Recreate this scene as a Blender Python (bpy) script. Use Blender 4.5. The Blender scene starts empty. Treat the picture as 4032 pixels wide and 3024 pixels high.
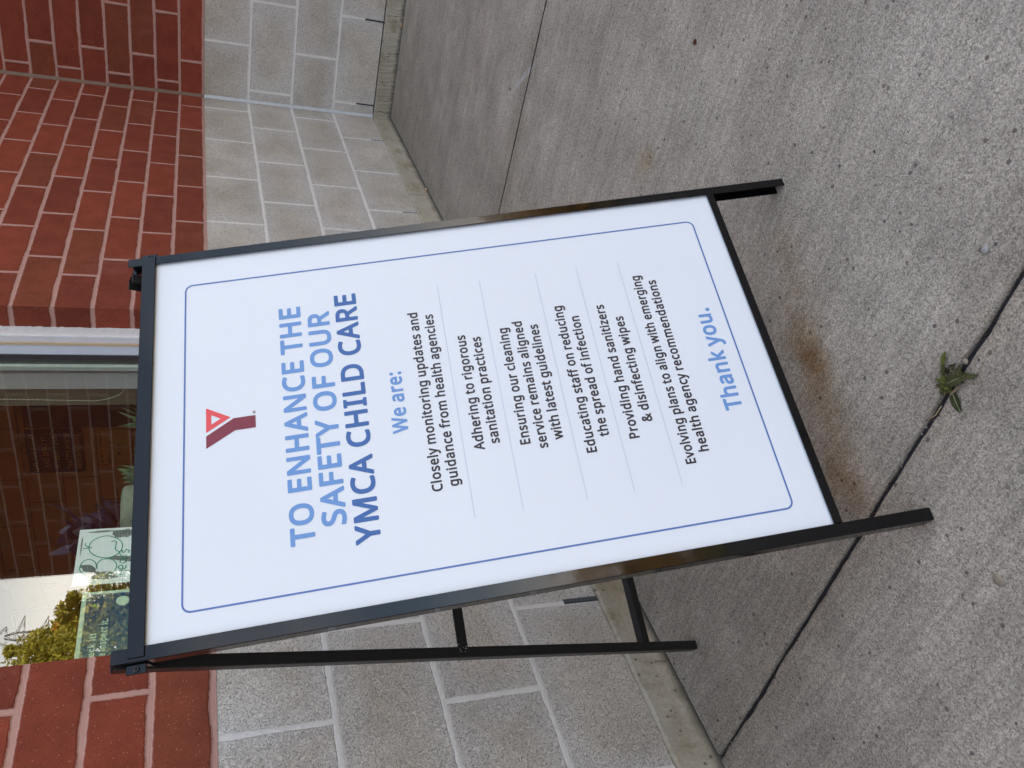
import bpy, bmesh, math, random, json
from mathutils import Vector, Matrix
R = math.radians
sc = bpy.context.scene
COL = sc.collection
random.seed(7)
EXPOSURE = 2.10
BRICK_L_SHIFT = 0.034
SKY_CLOUD = (12.0, 11.6, 11.5, 1)

# ------------------------------------------------------------------ camera
F_PX, PITCH, ROLL, CAM_H = 3189.3956, 0.37056, 0.0010, 0.9270
fwd = Vector((0, math.cos(PITCH), -math.sin(PITCH)))
rt0 = Vector((1, 0, 0)); dn0 = Vector((0, -math.sin(PITCH), -math.cos(PITCH)))
rt = math.cos(ROLL) * rt0 + math.sin(ROLL) * dn0
dn = -math.sin(ROLL) * rt0 + math.cos(ROLL) * dn0
cam = bpy.data.cameras.new('camera'); camo = bpy.data.objects.new('camera', cam); COL.objects.link(camo)
cam.sensor_width = 36.0; cam.sensor_fit = 'HORIZONTAL'; cam.lens = F_PX * 36.0 / 4032.0
cam.clip_start = 0.02; cam.clip_end = 2000
# the phone was held upright but the picture is stored on its side: image right = down, image up = right
m = Matrix((dn, rt, -fwd)).transposed().to_4x4(); m.translation = Vector((0, 0, CAM_H))
camo.matrix_world = m
sc.camera = camo

# ------------------------------------------------------------------ frames of the place
C0 = Vector((1.3694, 4.1290, 0.0))                 # inner corner of the two walls, on the ground
YA = 0.93303
eA = Vector((-math.cos(YA), -math.sin(YA), 0))     # along the window wall, away from the corner
nA = Vector((-eA.y, eA.x, 0))                      # out of the window wall
ANG = math.atan2(eA.y, eA.x)
MB = Matrix.Translation(C0) @ Matrix.Rotation(ANG, 4, 'Z')   # building frame: x=s, y=d, z

# ------------------------------------------------------------------ sky, sun, exposure
SUN_EL = R(24)
to_sun_h = (-nA * 0.97 + eA * -0.25).normalized()
to_sun = Vector((to_sun_h.x * math.cos(SUN_EL), to_sun_h.y * math.cos(SUN_EL), math.sin(SUN_EL)))
w = bpy.data.worlds.new('World'); sc.world = w; w.use_nodes = True
wn = w.node_tree; wn.nodes.clear()
def N(nt, t, **kw):
    n = nt.nodes.new(t)
    for k, v in kw.items(): setattr(n, k, v)
    return n
def L(nt, a, b): nt.links.new(a, b)
wo = N(wn, 'ShaderNodeOutputWorld'); bg = N(wn, 'ShaderNodeBackground')
sky = N(wn, 'ShaderNodeTexSky'); sky.sky_type = 'NISHITA'; sky.sun_disc = False
sky.sun_elevation = SUN_EL; sky.sun_rotation = math.atan2(to_sun.x, to_sun.y)
sky.air_density = 1.0; sky.dust_density = 1.6; sky.ozone_density = 1.0
tc = N(wn, 'ShaderNodeTexCoord'); mp = N(wn, 'ShaderNodeMapping'); mp.inputs['Scale'].default_value = (1.2, 1.2, 5.0)
nz = N(wn, 'ShaderNodeTexNoise'); nz.inputs['Scale'].default_value = 1.6; nz.inputs['Detail'].default_value = 6
L(wn, tc.outputs['Generated'], mp.inputs[0]); L(wn, mp.outputs[0], nz.inputs['Vector'])
cr = N(wn, 'ShaderNodeValToRGB'); cr.color_ramp.elements[0].position = 0.42; cr.color_ramp.elements[1].position = 0.66
cr.color_ramp.elements[0].color = (0.04, 0.04, 0.04, 1); cr.color_ramp.elements[1].color = (0.42, 0.42, 0.42, 1)
L(wn, nz.outputs['Fac'], cr.inputs[0])
# cloud opposite the low sun is the brightest
vm = N(wn, 'ShaderNodeVectorMath', operation='DOT_PRODUCT'); L(wn, tc.outputs['Generated'], vm.inputs[0]); mdir = (nA * 0.85 - eA * 0.53); vm.inputs[1].default_value = mdir
mr = N(wn, 'ShaderNodeMapRange'); L(wn, vm.outputs['Value'], mr.inputs[0]); mr.inputs[1].default_value = -0.3; mr.inputs[2].default_value = 1.0; mr.inputs[3].default_value = 0.30; mr.inputs[4].default_value = 1.0
cc = N(wn, 'ShaderNodeMix', data_type='RGBA', blend_type='MULTIPLY'); cc.inputs[0].default_value = 1.0; cc.inputs[6].default_value = SKY_CLOUD; L(wn, mr.outputs[0], cc.inputs[7])
mixc = N(wn, 'ShaderNodeMix', data_type='RGBA'); L(wn, cc.outputs[2], mixc.inputs[7])
# thin bright cloud bank low over the horizon
sep = N(wn, 'ShaderNodeSeparateXYZ'); L(wn, tc.outputs['Generated'], sep.inputs[0])
hz = N(wn, 'ShaderNodeValToRGB'); hz.color_ramp.elements[0].position = 0.135; hz.color_ramp.elements[0].color = (0.92, 0.92, 0.92, 1)
hz.color_ramp.elements[1].position = 0.27; hz.color_ramp.elements[1].color = (0, 0, 0, 1); L(wn, sep.outputs[2], hz.inputs[0])
mxm = N(wn, 'ShaderNodeMath', operation='MAXIMUM'); L(wn, cr.outputs[0], mxm.inputs[0]); L(wn, hz.outputs[0], mxm.inputs[1])
L(wn, mxm.outputs[0], mixc.inputs[0]); L(wn, sky.outputs[0], mixc.inputs[6])
wbn = N(wn, 'ShaderNodeMix', data_type='RGBA', blend_type='MULTIPLY'); wbn.inputs[0].default_value = 1.0; wbn.inputs[7].default_value = (1.065, 1.0, 0.925, 1)
L(wn, mixc.outputs[2], wbn.inputs[6]); L(wn, wbn.outputs[2], bg.inputs[0]); L(wn, bg.outputs[0], wo.inputs[0])
bg.inputs[1].default_value = 0.12
sl = bpy.data.lights.new('sun', 'SUN'); sl.energy = 5.0; sl.angle = R(0.5); sl.color = (1.0, 0.86, 0.68)
slo = bpy.data.objects.new('sun', sl); COL.objects.link(slo)
slo.rotation_euler = to_sun.to_track_quat('Z', 'Y').to_euler(); slo.location = to_sun * 40
vs = sc.view_settings
vs.view_transform = 'Standard'; vs.look = 'None'; vs.gamma = 1.0; vs.exposure = EXPOSURE; vs.use_curve_mapping = False

# ------------------------------------------------------------------ material helpers
class G:
    """small node-graph writer"""
    def __init__(s, name):
        s.m = bpy.data.materials.new(name); s.m.use_nodes = True; s.t = s.m.node_tree; s.t.nodes.clear()
        s.out = s.t.nodes.new('ShaderNodeOutputMaterial'); s.b = s.t.nodes.new('ShaderNodeBsdfPrincipled')
        s.t.links.new(s.b.outputs[0], s.out.inputs[0])
    def put(s, sock, v):
        if isinstance(v, bpy.types.NodeSocket): s.t.links.new(v, sock)
        elif isinstance(v, (tuple, list)) and len(v) == 3 and sock.type == 'RGBA': sock.default_value = (*v, 1)
        else: sock.default_value = v
    def math(s, op, a, b=0.0, c=0.0, clamp=False):
        n = s.t.nodes.new('ShaderNodeMath'); n.operation = op; n.use_clamp = clamp
        s.put(n.inputs[0], a); s.put(n.inputs[1], b); s.put(n.inputs[2], c); return n.outputs[0]
    def mix(s, f, a, b, mode='MIX'):
        n = s.t.nodes.new('ShaderNodeMix'); n.data_type = 'RGBA'; n.blend_type = mode
        s.put(n.inputs[0], f); s.put(n.inputs[6], a); s.put(n.inputs[7], b); return n.outputs[2]
    def ramp(s, f, *st):
        n = s.t.nodes.new('ShaderNodeValToRGB'); e = n.color_ramp.elements
        while len(e) < len(st): e.new(0.5)
        for el, (p, c) in zip(e, st):
            el.position = p; el.color = (c, c, c, 1) if not isinstance(c, (tuple, list)) else (*c, 1)
        s.put(n.inputs[0], f); return n.outputs[0]
    def co(s, kind='Object'): return s.t.nodes.new('ShaderNodeTexCoord').outputs[kind]
    def map(s, v, scale=(1, 1, 1), loc=(0, 0, 0), rot=(0, 0, 0)):
        n = s.t.nodes.new('ShaderNodeMapping'); s.put(n.inputs[0], v)
        n.inputs['Scale'].default_value = scale; n.inputs['Location'].default_value = loc; n.inputs['Rotation'].default_value = rot
        return n.outputs[0]
    def noise(s, v, scale, detail=3, rough=0.55, out=0):
        n = s.t.nodes.new('ShaderNodeTexNoise'); s.put(n.inputs['Vector'], v); n.inputs['Scale'].default_value = scale
        n.inputs['Detail'].default_value = detail; n.inputs['Roughness'].default_value = rough; return n.outputs[out]
    def vor(s, v, scale, out='Distance', rand=1.0):
        n = s.t.nodes.new('ShaderNodeTexVoronoi'); s.put(n.inputs['Vector'], v); n.inputs['Scale'].default_value = scale
        n.inputs['Randomness'].default_value = rand; return n.outputs[out]
    def xyz(s, v):
        n = s.t.nodes.new('ShaderNodeSeparateXYZ'); s.put(n.inputs[0], v); return n.outputs
    def comb(s, x, y, z=0.0):
        n = s.t.nodes.new('ShaderNodeCombineXYZ'); s.put(n.inputs[0], x); s.put(n.inputs[1], y); s.put(n.inputs[2], z); return n.outputs[0]
    def white(s, v, out='Value'):
        n = s.t.nodes.new('ShaderNodeTexWhiteNoise'); n.noise_dimensions = '3D'; s.put(n.inputs['Vector'], v); return n.outputs[out]
    def bump(s, h, strength=0.3, dist=0.002, prev=None):
        n = s.t.nodes.new('ShaderNodeBump'); n.inputs['Strength'].default_value = strength; n.inputs['Distance'].default_value = dist
        s.put(n.inputs['Height'], h)
        if prev is not None: s.put(n.inputs['Normal'], prev)
        return n.outputs[0]
    def fin(s, col=None, rough=None, normal=None, spec=None):
        if col is not None: s.put(s.b.inputs['Base Color'], col)
        if rough is not None: s.put(s.b.inputs['Roughness'], rough)
        if normal is not None: s.put(s.b.inputs['Normal'], normal)
        if spec is not None: s.put(s.b.inputs['Specular IOR Level'], spec)
        return s.m

def plain(name, col, rough=0.5, spec=0.5, vary=0.06, scale=30, bumpy=0.0, metal=0.0):
    g = G(name); v = g.co()
    n = g.noise(v, scale, 4)
    f = g.ramp(n, (0.3, 1 - vary), (0.7, 1 + 0))
    nor = g.bump(n, bumpy, 0.001) if bumpy else None
    g.b.inputs['Metallic'].default_value = metal
    return g.fin(g.mix(1.0, col, f, 'MULTIPLY'), rough, nor, spec)

def masonry(name, h, z0, Lm, off0, off1, mw, kind):
    """running bond laid out in metres on the UV map (u along the wall, v = height)"""
    g = G(name); uv = g.co('UV'); p = g.xyz(uv)
    u, v = p[0], p[1]
    wob = g.noise(uv, 9.0, 2); wob2 = g.noise(uv, 75.0, 5, 0.65)
    jit = g.math('ADD', g.math('MULTIPLY', g.math('SUBTRACT', wob, 0.5), 0.006), g.math('MULTIPLY', g.math('SUBTRACT', wob2, 0.5), 0.0065))
    vv = g.math('ADD', v, g.math('MULTIPLY', g.math('SUBTRACT', wob, 0.5), 0.006 if kind == 'brick' else 0.004))
    row = g.math('FLOOR', g.math('DIVIDE', g.math('SUBTRACT', vv, z0), h))
    fv = g.math('SUBTRACT', vv, g.math('ADD', g.math('MULTIPLY', row, h), z0))
    par = g.math('FLOORED_MODULO', row, 2.0)
    off = g.math('ADD', g.math('MULTIPLY', par, off1 - off0), off0)
    shake = g.math('MULTIPLY', g.math('SUBTRACT', g.white(g.comb(row, 3.7)), 0.5), 0.008)
    x = g.math('DIVIDE', g.math('SUBTRACT', g.math('ADD', u, shake), off), Lm)
    col = g.math('FLOOR', x); fu = g.math('MULTIPLY', g.math('SUBTRACT', x, col), Lm)
    du = g.math('MINIMUM', fu, g.math('SUBTRACT', Lm, fu)); 
    if kind == 'block':   # no bed joint against the footing below or the brick above
        dv = g.math('MINIMUM', g.math('ADD', fv, g.math('LESS_THAN', row, 0.5)), g.math('ADD', g.math('SUBTRACT', h, fv), g.math('GREATER_THAN', row, 2.5)))
    else:
        dv = g.math('MINIMUM', fv, g.math('SUBTRACT', h, fv))
    d = g.math('ADD', g.math('MINIMUM', du, dv), jit)
    rid = g.comb(row, col, 1.3)
    rnd = g.white(rid); rnd2 = g.white(g.comb(row, col, 8.1))
    e = 0.0008
    mask = g.ramp(g.math('DIVIDE', g.math('SUBTRACT', d, mw / 2 - e), 2 * e, clamp=True), (0, 0.0), (1, 1.0))
    if kind == 'brick':
        body = g.mix(rnd, (0.168, 0.035, 0.0185), (0.250, 0.051, 0.0255))
        body = g.mix(g.math('MULTIPLY', g.math('GREATER_THAN', rnd2, 0.84), 0.85), body, (0.185, 0.047, 0.0220))
        cloud = g.noise(uv, 14.0, 5)
        body = g.mix(1.0, body, g.ramp(cloud, (0.25, 0.78), (0.75, 1.12)), 'MULTIPLY')
        smear = g.ramp(g.noise(g.map(uv, (1.0, 0.55, 1)), 5.0, 6, 0.65), (0.60, 0.0), (0.78, 0.34))
        body = g.mix(smear, body, (0.34, 0.135, 0.105))
        pit = g.vor(uv, 420.0)
        pr = g.white(g.vor(uv, 420.0, 'Color'))
        dark = g.math('MULTIPLY', g.math('LESS_THAN', pit, 0.36), g.math('GREATER_THAN', pr, 0.72))
        body = g.mix(g.math('MULTIPLY', dark, 0.62), body, (0.05, 0.014, 0.012))
        fleck = g.math('MULTIPLY', g.math('LESS_THAN', g.vor(uv, 240.0), 0.20), g.math('GREATER_THAN', g.white(g.vor(uv, 240.0, 'Color')), 0.86))
        body = g.mix(g.math('MULTIPLY', fleck, 0.7), body, (0.46, 0.25, 0.19))
        mort = g.mix(g.noise(uv, 22.0, 5), (0.370, 0.195, 0.160), (0.490, 0.300, 0.255))
        mort = g.mix(g.math('MULTIPLY', g.math('LESS_THAN', g.vor(uv, 500.0), 0.3), 0.25), mort, (0.26, 0.11, 0.09))
        hgt = g.math('ADD', g.math('MULTIPLY', g.ramp(g.math('DIVIDE', g.math('SUBTRACT', d, mw / 2 - 0.003), 0.006, clamp=True), (0, 0.0), (1, 1.0)), 1.0), g.math('MULTIPLY', g.noise(uv, 260.0, 3), 0.22))
        hgt = g.math('SUBTRACT', hgt, g.math('MULTIPLY', dark, 0.4))
        nor = g.bump(hgt, 0.75, 0.0040)
        return g.fin(g.mix(mask, mort, body), 0.82, nor, 0.25)
    body = g.mix(rnd, (0.570, 0.518, 0.440), (0.720, 0.664, 0.580))
    big = g.noise(g.map(uv, (1, 1, 1), (3, 7, 0)), 5.0, 4)
    body = g.mix(g.ramp(big, (0.38, 0.0), (0.66, 0.62)), body, (0.385, 0.330, 0.255))
    # pale bloom that collects along the edges of each block
    edge = g.ramp(g.math('ADD', g.math('MINIMUM', du, dv), g.math('MULTIPLY', g.math('SUBTRACT', g.noise(uv, 6.0, 5), 0.5), 0.16)), (0.0, 0.62), (0.075, 0.0))
    body = g.mix(edge, body, (0.66, 0.645, 0.63))
    wq = g.mix(0.06, uv, g.noise(uv, 60.0, 2, out=1))
    sp = g.noise(g.map(wq, (0.75, 1.35, 1)), 250.0, 3, 0.6)
    spk = g.ramp(sp, (0.43, 1.0), (0.50, 0.0))
    body = g.mix(g.math('MULTIPLY', spk, 0.74), body, (0.165, 0.157, 0.152))
    sp2 = g.ramp(g.noise(uv, 330.0, 2), (0.58, 0.0), (0.70, 0.55))
    body = g.mix(sp2, body, (0.72, 0.69, 0.63))
    mort = g.mix(g.noise(uv, 16.0, 5), (0.67, 0.645, 0.605), (0.82, 0.795, 0.755))
    ridge = g.math('SUBTRACT', 1.0, g.math('DIVIDE', d, mw / 2, clamp=True))
    dip = g.ramp(g.math('DIVIDE', d, mw, clamp=True), (0.0, 0.85), (0.28, 0.75), (0.52, 0.15), (0.62, 1.0))
    hgt = g.math('ADD', dip, g.math('MULTIPLY', g.math('SUBTRACT', 0.0, spk), 0.30))
    hgt = g.math('ADD', hgt, g.math('MULTIPLY', sp, 0.25))
    nor = g.bump(hgt, 0.7, 0.0028)
    if kind == 'inside':
        body = g.mix(g.noise(uv, 12.0, 3), (0.50, 0.245, 0.085), (0.58, 0.285, 0.105))
        return g.fin(g.mix(mask, (0.24, 0.11, 0.042), body), 0.6, g.bump(mask, 0.5, 0.002))
    return g.fin(g.mix(mask, mort, body), 0.88, nor, 0.25)

MAT = {}
MAT['brick_a'] = masonry('red_brick', 0.1013, 0.9010, 0.2985, 0.152, 0.256, 0.0118, 'brick')
MAT['brick_b'] = masonry('red_brick_side', 0.1018, 0.9000, 0.3010, 0.156, 0.056, 0.0118, 'brick')
MAT['cmu_a'] = masonry('grey_block', 0.2022, 0.0890, 0.3970, 0.334, 0.133, 0.0120, 'block')
MAT['cmu_b'] = masonry('grey_block_side', 0.2022, 0.0890, 0.4050, 0.056, 0.260, 0.0120, 'block')
MAT['inside'] = masonry('brown_painted_block', 0.2010, 0.0980, 0.4000, 0.10, 0.30, 0.0100, 'inside')

def concrete():
    g = G('broom_concrete'); v = g.co(); p = g.xyz(v)
    flat = g.comb(p[0], p[1], p[2])
    st = g.noise(g.map(flat, (1.0, 0.10, 1)), 95.0, 3)                  # broom strokes run straight out from the wall
    st2 = g.noise(g.map(flat, (1.0, 0.05, 1)), 20.0, 4)
    big = g.noise(flat, 1.3, 5); mid = g.noise(flat, 7.0, 5)
    base = g.mix(g.ramp(big, (0.30, 0.0), (0.70, 1.0)), (0.318, 0.279, 0.228), (0.400, 0.357, 0.298))
    base = g.mix(1.0, base, g.ramp(mid, (0.28, 0.80), (0.72, 1.14)), 'MULTIPLY')
    base = g.mix(1.0, base, g.ramp(st, (0.28, 0.82), (0.72, 1.14)), 'MULTIPLY')
    base = g.mix(1.0, base, g.ramp(st2, (0.32, 0.92), (0.68, 1.06)), 'MULTIPLY')
    # sand and fine stone showing at the worn surface
    c1 = g.vor(flat, 460.0, 'Color'); r1 = g.white(c1)
    grain = g.mix(1.0, base, g.ramp(r1, (0.0, 0.55), (0.25, 0.83), (0.60, 1.05), (1.0, 1.42)), 'MULTIPLY')
    c2 = g.vor(flat, 210.0, 'Color'); d2 = g.vor(flat, 210.0); r2 = g.white(c2); r2b = g.white(c2, 'Color')
    on = g.math('MULTIPLY', g.math('LESS_THAN', d2, 0.42), g.math('GREATER_THAN', r2, 0.66))
    tint = g.mix(0.34, g.ramp(g.xyz(r2b)[0], (0.0, (0.050, 0.052, 0.068)), (0.42, (0.115, 0.100, 0.085)), (0.66, (0.33, 0.30, 0.25)), (1.0, (0.50, 0.47, 0.42))), (0.16, 0.10, 0.08))
    grain = g.mix(g.math('MULTIPLY', on, 0.60), grain, tint)
    c3 = g.vor(flat, 62.0, 'Color'); d3 = g.vor(flat, 62.0); r3 = g.white(c3)
    on3 = g.math('MULTIPLY', g.math('LESS_THAN', d3, 0.20), g.math('GREATER_THAN', r3, 0.80))
    t3 = g.ramp(g.xyz(g.white(c3, 'Color'))[1], (0.0, (0.045, 0.045, 0.062)), (0.5, (0.10, 0.062, 0.050)), (0.75, (0.15, 0.15, 0.14)), (1.0, (0.42, 0.40, 0.36)))
    grain = g.mix(g.math('MULTIPLY', on3, 0.75), grain, t3)
    # stains: rust-brown patches in front of the sign, pale scuff by the far joint, grime along the joints
    def spot(s, d, rs, rd, amount, colour, cur):
        a = g.math('DIVIDE', g.math('SUBTRACT', p[0], s), rs); b = g.math('DIVIDE', g.math('SUBTRACT', p[1], d), rd)
        q = g.math('SQRT', g.math('ADD', g.math('MULTIPLY', a, a), g.math('MULTIPLY', b, b)))
        q = g.math('ADD', q, g.math('MULTIPLY', g.math('SUBTRACT', g.noise(flat, 14.0, 5, 0.7), 0.5), 1.5))
        f = g.math('MULTIPLY', g.ramp(q, (0.15, 1.0), (1.0, 0.0)), amount)
        return g.mix(f, cur, g.mix(1.0, cur, colour, 'MULTIPLY'))
    grain = spot(3.437, 0.660, 0.10, 0.055, 0.85, (0.62, 0.46, 0.30), grain)
    grain = spot(3.270, 0.762, 0.075, 0.050, 0.9, (0.66, 0.51, 0.35), grain)
    for s_, d_, r_s, am in ((3.10, 0.885, 0.06, 0.5), (3.17, 0.835, 0.07, 0.6), (3.23, 0.790, 0.085, 0.8), (3.32, 0.735, 0.085, 0.7), (3.38, 0.70, 0.07, 0.6)):
        grain = spot(s_, d_, r_s, r_s * 0.75, am, (0.82, 0.69, 0.53), grain)
    grain = spot(2.58, 0.82, 0.05, 0.05, 0.7, (0.82, 0.72, 0.52), grain)
    for s0 in (1.78, 3.511, 5.24):
        q = g.math('ABSOLUTE', g.math('SUBTRACT', p[0], s0))
        q = g.math('ADD', q, g.math('MULTIPLY', g.math('SUBTRACT', g.noise(flat, 9.0, 5), 0.5), 0.10))
        grain = g.mix(g.ramp(q, (0.0, 0.45), (0.09, 0.0)), grain, g.mix(1.0, grain, (0.74, 0.70, 0.64), 'MULTIPLY'))
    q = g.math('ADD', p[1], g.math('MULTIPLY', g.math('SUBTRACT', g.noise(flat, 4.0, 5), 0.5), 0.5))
    grain = g.mix(g.ramp(q, (0.0, 0.75), (0.60, 0.0)), grain, g.mix(1.0, grain, (0.70, 0.69, 0.68), 'MULTIPLY'))  # stain near the wall, deepened to put the corner's shade into the colour
    # pale scuff
    a = g.math('SUBTRACT', p[0], 1.735); b = g.math('SUBTRACT', p[1], 0.745)
    al = g.math('ADD', g.math('MULTIPLY', a, 0.755), g.math('MULTIPLY', b, 0.656)); ac = g.math('SUBTRACT', g.math('MULTIPLY', b, 0.755), g.math('MULTIPLY', a, 0.656))
    f = g.math('MULTIPLY', g.ramp(g.math('ABSOLUTE', al), (0.04, 1.0), (0.20, 0.0)), g.ramp(g.math('ABSOLUTE', ac), (0.002, 1.0), (0.016, 0.0)))
    f = g.math('MULTIPLY', f, g.ramp(g.noise(g.map(flat, (1.0, 0.25, 1)), 110.0, 3), (0.42, 0.0), (0.60, 0.75)))
    grain = g.mix(f, grain, (0.50, 0.50, 0.50))
    hg = g.math('ADD', g.math('MULTIPLY', r1, 0.5), g.math('ADD', g.math('MULTIPLY', st, 1.2), g.math('MULTIPLY', on, 0.3)))
    nor = g.bump(hg, 0.45, 0.0016)
    return g.fin(grain, 0.9, nor, 0.2)
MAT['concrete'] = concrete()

def footing():
    g = G('footing_concrete'); v = g.co('UV')
    b = g.mix(g.ramp(g.noise(v, 3.5, 5), (0.35, 0.0), (0.65, 1.0)), (0.33, 0.298, 0.225), (0.43, 0.395, 0.325))
    b = g.mix(g.ramp(g.noise(g.map(v, (1, 1, 1), (4, 2, 0)), 9.0, 6, 0.65), (0.52, 0.0), (0.72, 0.75)), b, (0.21, 0.165, 0.085))
    b = g.mix(1.0, b, g.ramp(g.noise(v, 120.0, 3), (0.3, 0.86), (0.7, 1.08)), 'MULTIPLY')
    hole = g.math('MULTIPLY', g.math('LESS_THAN', g.vor(v, 55.0), 0.19), g.math('GREATER_THAN', g.white(g.vor(v, 55.0, 'Color')), 0.45))
    b = g.mix(g.math('MULTIPLY', hole, 0.72), b, (0.07, 0.06, 0.045))
    p = g.xyz(v)
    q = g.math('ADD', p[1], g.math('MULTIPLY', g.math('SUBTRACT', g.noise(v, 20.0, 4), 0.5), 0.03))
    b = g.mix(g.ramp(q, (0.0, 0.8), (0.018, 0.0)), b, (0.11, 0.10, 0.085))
    # hairline cracks across the strip every metre or so
    xx = g.math('ADD', p[0], g.math('MULTIPLY', g.math('SUBTRACT', g.noise(v, 30.0, 3), 0.5), 0.03))
    cr = g.math('ABSOLUTE', g.math('SUBTRACT', g.math('FLOORED_MODULO', g.math('ADD', xx, 0.43), 0.92), 0.46))
    b = g.mix(g.ramp(cr, (0.0, 0.8), (0.0018, 0.0)), b, (0.08, 0.07, 0.05))
    hgt = g.math('SUBTRACT', g.noise(v, 160.0, 3), g.math('MULTIPLY', hole, 1.2))
    return g.fin(b, 0.88, g.bump(hgt, 0.6, 0.002), 0.25)
MAT['footing'] = footing()

def gloss_black():
    g = G('black_powder_coat'); v = g.co()
    wv = g.noise(v, 38.0, 2)
    r = g.ramp(g.noise(v, 22.0, 5), (0.35, 0.045), (0.75, 0.10))
    return g.fin((0.004, 0.004, 0.0045), r, g.bump(wv, 0.03, 0.002), 0.40)
MAT['black'] = gloss_black()
MAT['black_dull'] = plain('black_steel_dull', (0.011, 0.011, 0.011), 0.38, 0.4)

def panel():
    g = G('white_printed_board'); v = g.co()
    n = g.noise(v, 3.0, 3); fine = g.noise(v, 420.0, 2)
    c = g.mix(g.ramp(n, (0.35, 0.0), (0.65, 1.0)), (0.705, 0.742, 0.792), (0.727, 0.764, 0.810))
    speck = g.math('MULTIPLY', g.math('LESS_THAN', g.vor(v, 9.0), 0.010), g.math('GREATER_THAN', g.white(g.vor(v, 9.0, 'Color')), 0.6))
    c = g.mix(g.math('MULTIPLY', speck, 0.5), c, (0.45, 0.47, 0.5))
    return g.fin(c, 0.42, g.bump(g.noise(v, 5.0, 2), 0.03, 0.01), 0.35)
MAT['panel'] = panel()
for k, c in dict(ink_light=(0.142, 0.300, 0.610), ink_mid=(0.042, 0.130, 0.370), ink_dark=(0.034, 0.026, 0.032), ink_red=(0.760, 0.085, 0.090),
                 ink_maroon=(0.210, 0.028, 0.048), ink_line=(0.085, 0.170, 0.440), ink_dots=(0.28, 0.36, 0.55)).items():
    MAT[k] = plain('printed_' + k, c, 0.42, 0.35, 0.05, 60)
MAT['galv'] = plain('galvanised_bolt', (0.30, 0.30, 0.30), 0.35, 0.5, 0.2, 300, 0.1, 0.9)
MAT['white_frame'] = plain('white_painted_aluminium', (0.66, 0.65, 0.68), 0.6, 0.45, 0.05, 40)
MAT['bead_frame'] = plain('blue_grey_aluminium', (0.36, 0.40, 0.47), 0.6, 0.4, 0.05, 40)
MAT['sealant'] = plain('pale_sealant', (0.66, 0.67, 0.67), 0.55, 0.4, 0.14, 60, 0.15)
MAT['sealant_brown'] = plain('brown_sealant', (0.150, 0.088, 0.058), 0.5, 0.4, 0.15, 50, 0.15)
MAT['sealant_white'] = plain('white_sealant', (0.50, 0.52, 0.54), 0.5, 0.4, 0.16, 50, 0.2)
MAT['rubber'] = plain('black_gasket', (0.012, 0.012, 0.014), 0.4, 0.4)
MAT['spacer'] = plain('perforated_spacer', (0.64, 0.69, 0.67), 0.35, 0.5, 0.1, 80)
MAT['drywall'] = plain('painted_drywall', (0.27, 0.255, 0.19), 0.7, 0.3, 0.05, 12)
MAT['room'] = plain('room_paint', (0.55, 0.42, 0.27), 0.8, 0.2, 0.08, 5)
MAT['sill'] = plain('window_stool', (0.30, 0.26, 0.20), 0.5, 0.4, 0.1, 10)
MAT['roof'] = plain('roof_flashing', (0.20, 0.20, 0.21), 0.6, 0.3, 0.1, 4)
MAT['filler'] = plain('asphalt_fibre_joint', (0.038, 0.038, 0.041), 0.9, 0.2, 0.5, 60, 0.6)
MAT['earth'] = plain('dirt', (0.055, 0.045, 0.035), 0.95, 0.1, 0.4, 40, 0.5)
MAT['weep'] = plain('dark_weep_mesh', (0.040, 0.043, 0.048), 0.6, 0.3, 0.4, 300)
MAT['weep_grey'] = plain('grey_weep_mesh', (0.20, 0.21, 0.23), 0.6, 0.3, 0.3, 300)
MAT['weep_bar'] = plain('grey_weep_bar', (0.16, 0.17, 0.18), 0.5, 0.3, 0.2, 100)
MAT['cabinet'] = plain('dark_cabinet', (0.030, 0.018, 0.014), 0.4, 0.4, 0.2, 8)
MAT['plaque'] = plain('dark_brown_board', (0.040, 0.018, 0.014), 0.5, 0.4, 0.3, 9)
MAT['gold'] = plain('gold_lettering', (0.55, 0.30, 0.085), 0.5, 0.4)
MAT['orange'] = plain('orange_paper', (0.80, 0.34, 0.055), 0.6, 0.3)
MAT['amber'] = plain('amber_paper', (0.62, 0.32, 0.085), 0.6, 0.3, 0.06, 20)
MAT['print_black'] = plain('black_print', (0.02, 0.015, 0.012), 0.6, 0.3)
MAT['paper'] = plain('thin_white_paper', (0.88, 0.92, 0.91), 0.7, 0.3, 0.05, 12)
MAT['marker'] = plain('green_marker', (0.000, 0.30, 0.19), 0.6, 0.3)
MAT['cutout'] = plain('grey_paper_collage', (0.235, 0.29, 0.28), 0.7, 0.3, 0.15, 40)
MAT['navy'] = plain('navy_print', (0.008, 0.120, 0.300), 0.5, 0.4, 0.1, 20)
MAT['pale_print'] = plain('pale_green_print', (0.60, 0.76, 0.60), 0.5, 0.4)
MAT['lime'] = plain('lime_print', (0.28, 0.46, 0.06), 0.5, 0.4)
MAT['bead'] = plain('ivory_bead', (0.62, 0.60, 0.46), 0.35, 0.5)
MAT['steel'] = plain('pylon_steel', (0.030, 0.022, 0.024), 0.6, 0.4)
MAT['bark'] = plain('bark', (0.085, 0.060, 0.040), 0.9, 0.2, 0.5, 14, 0.8)

def pot():
    g = G('speckled_stone_pot'); v = g.co()
    c = g.mix(g.noise(v, 25, 4), (0.20, 0.23, 0.17), (0.30, 0.33, 0.25))
    pit = g.math('MULTIPLY', g.math('LESS_THAN', g.vor(v, 150.0), 0.28), g.math('GREATER_THAN', g.white(g.vor(v, 150.0, 'Color')), 0.6))
    c = g.mix(g.math('MULTIPLY', pit, 0.8), c, (0.05, 0.06, 0.04))
    return g.fin(c, 0.8, g.bump(g.noise(v, 200, 3), 0.4, 0.002))
MAT['pot'] = pot()

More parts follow.
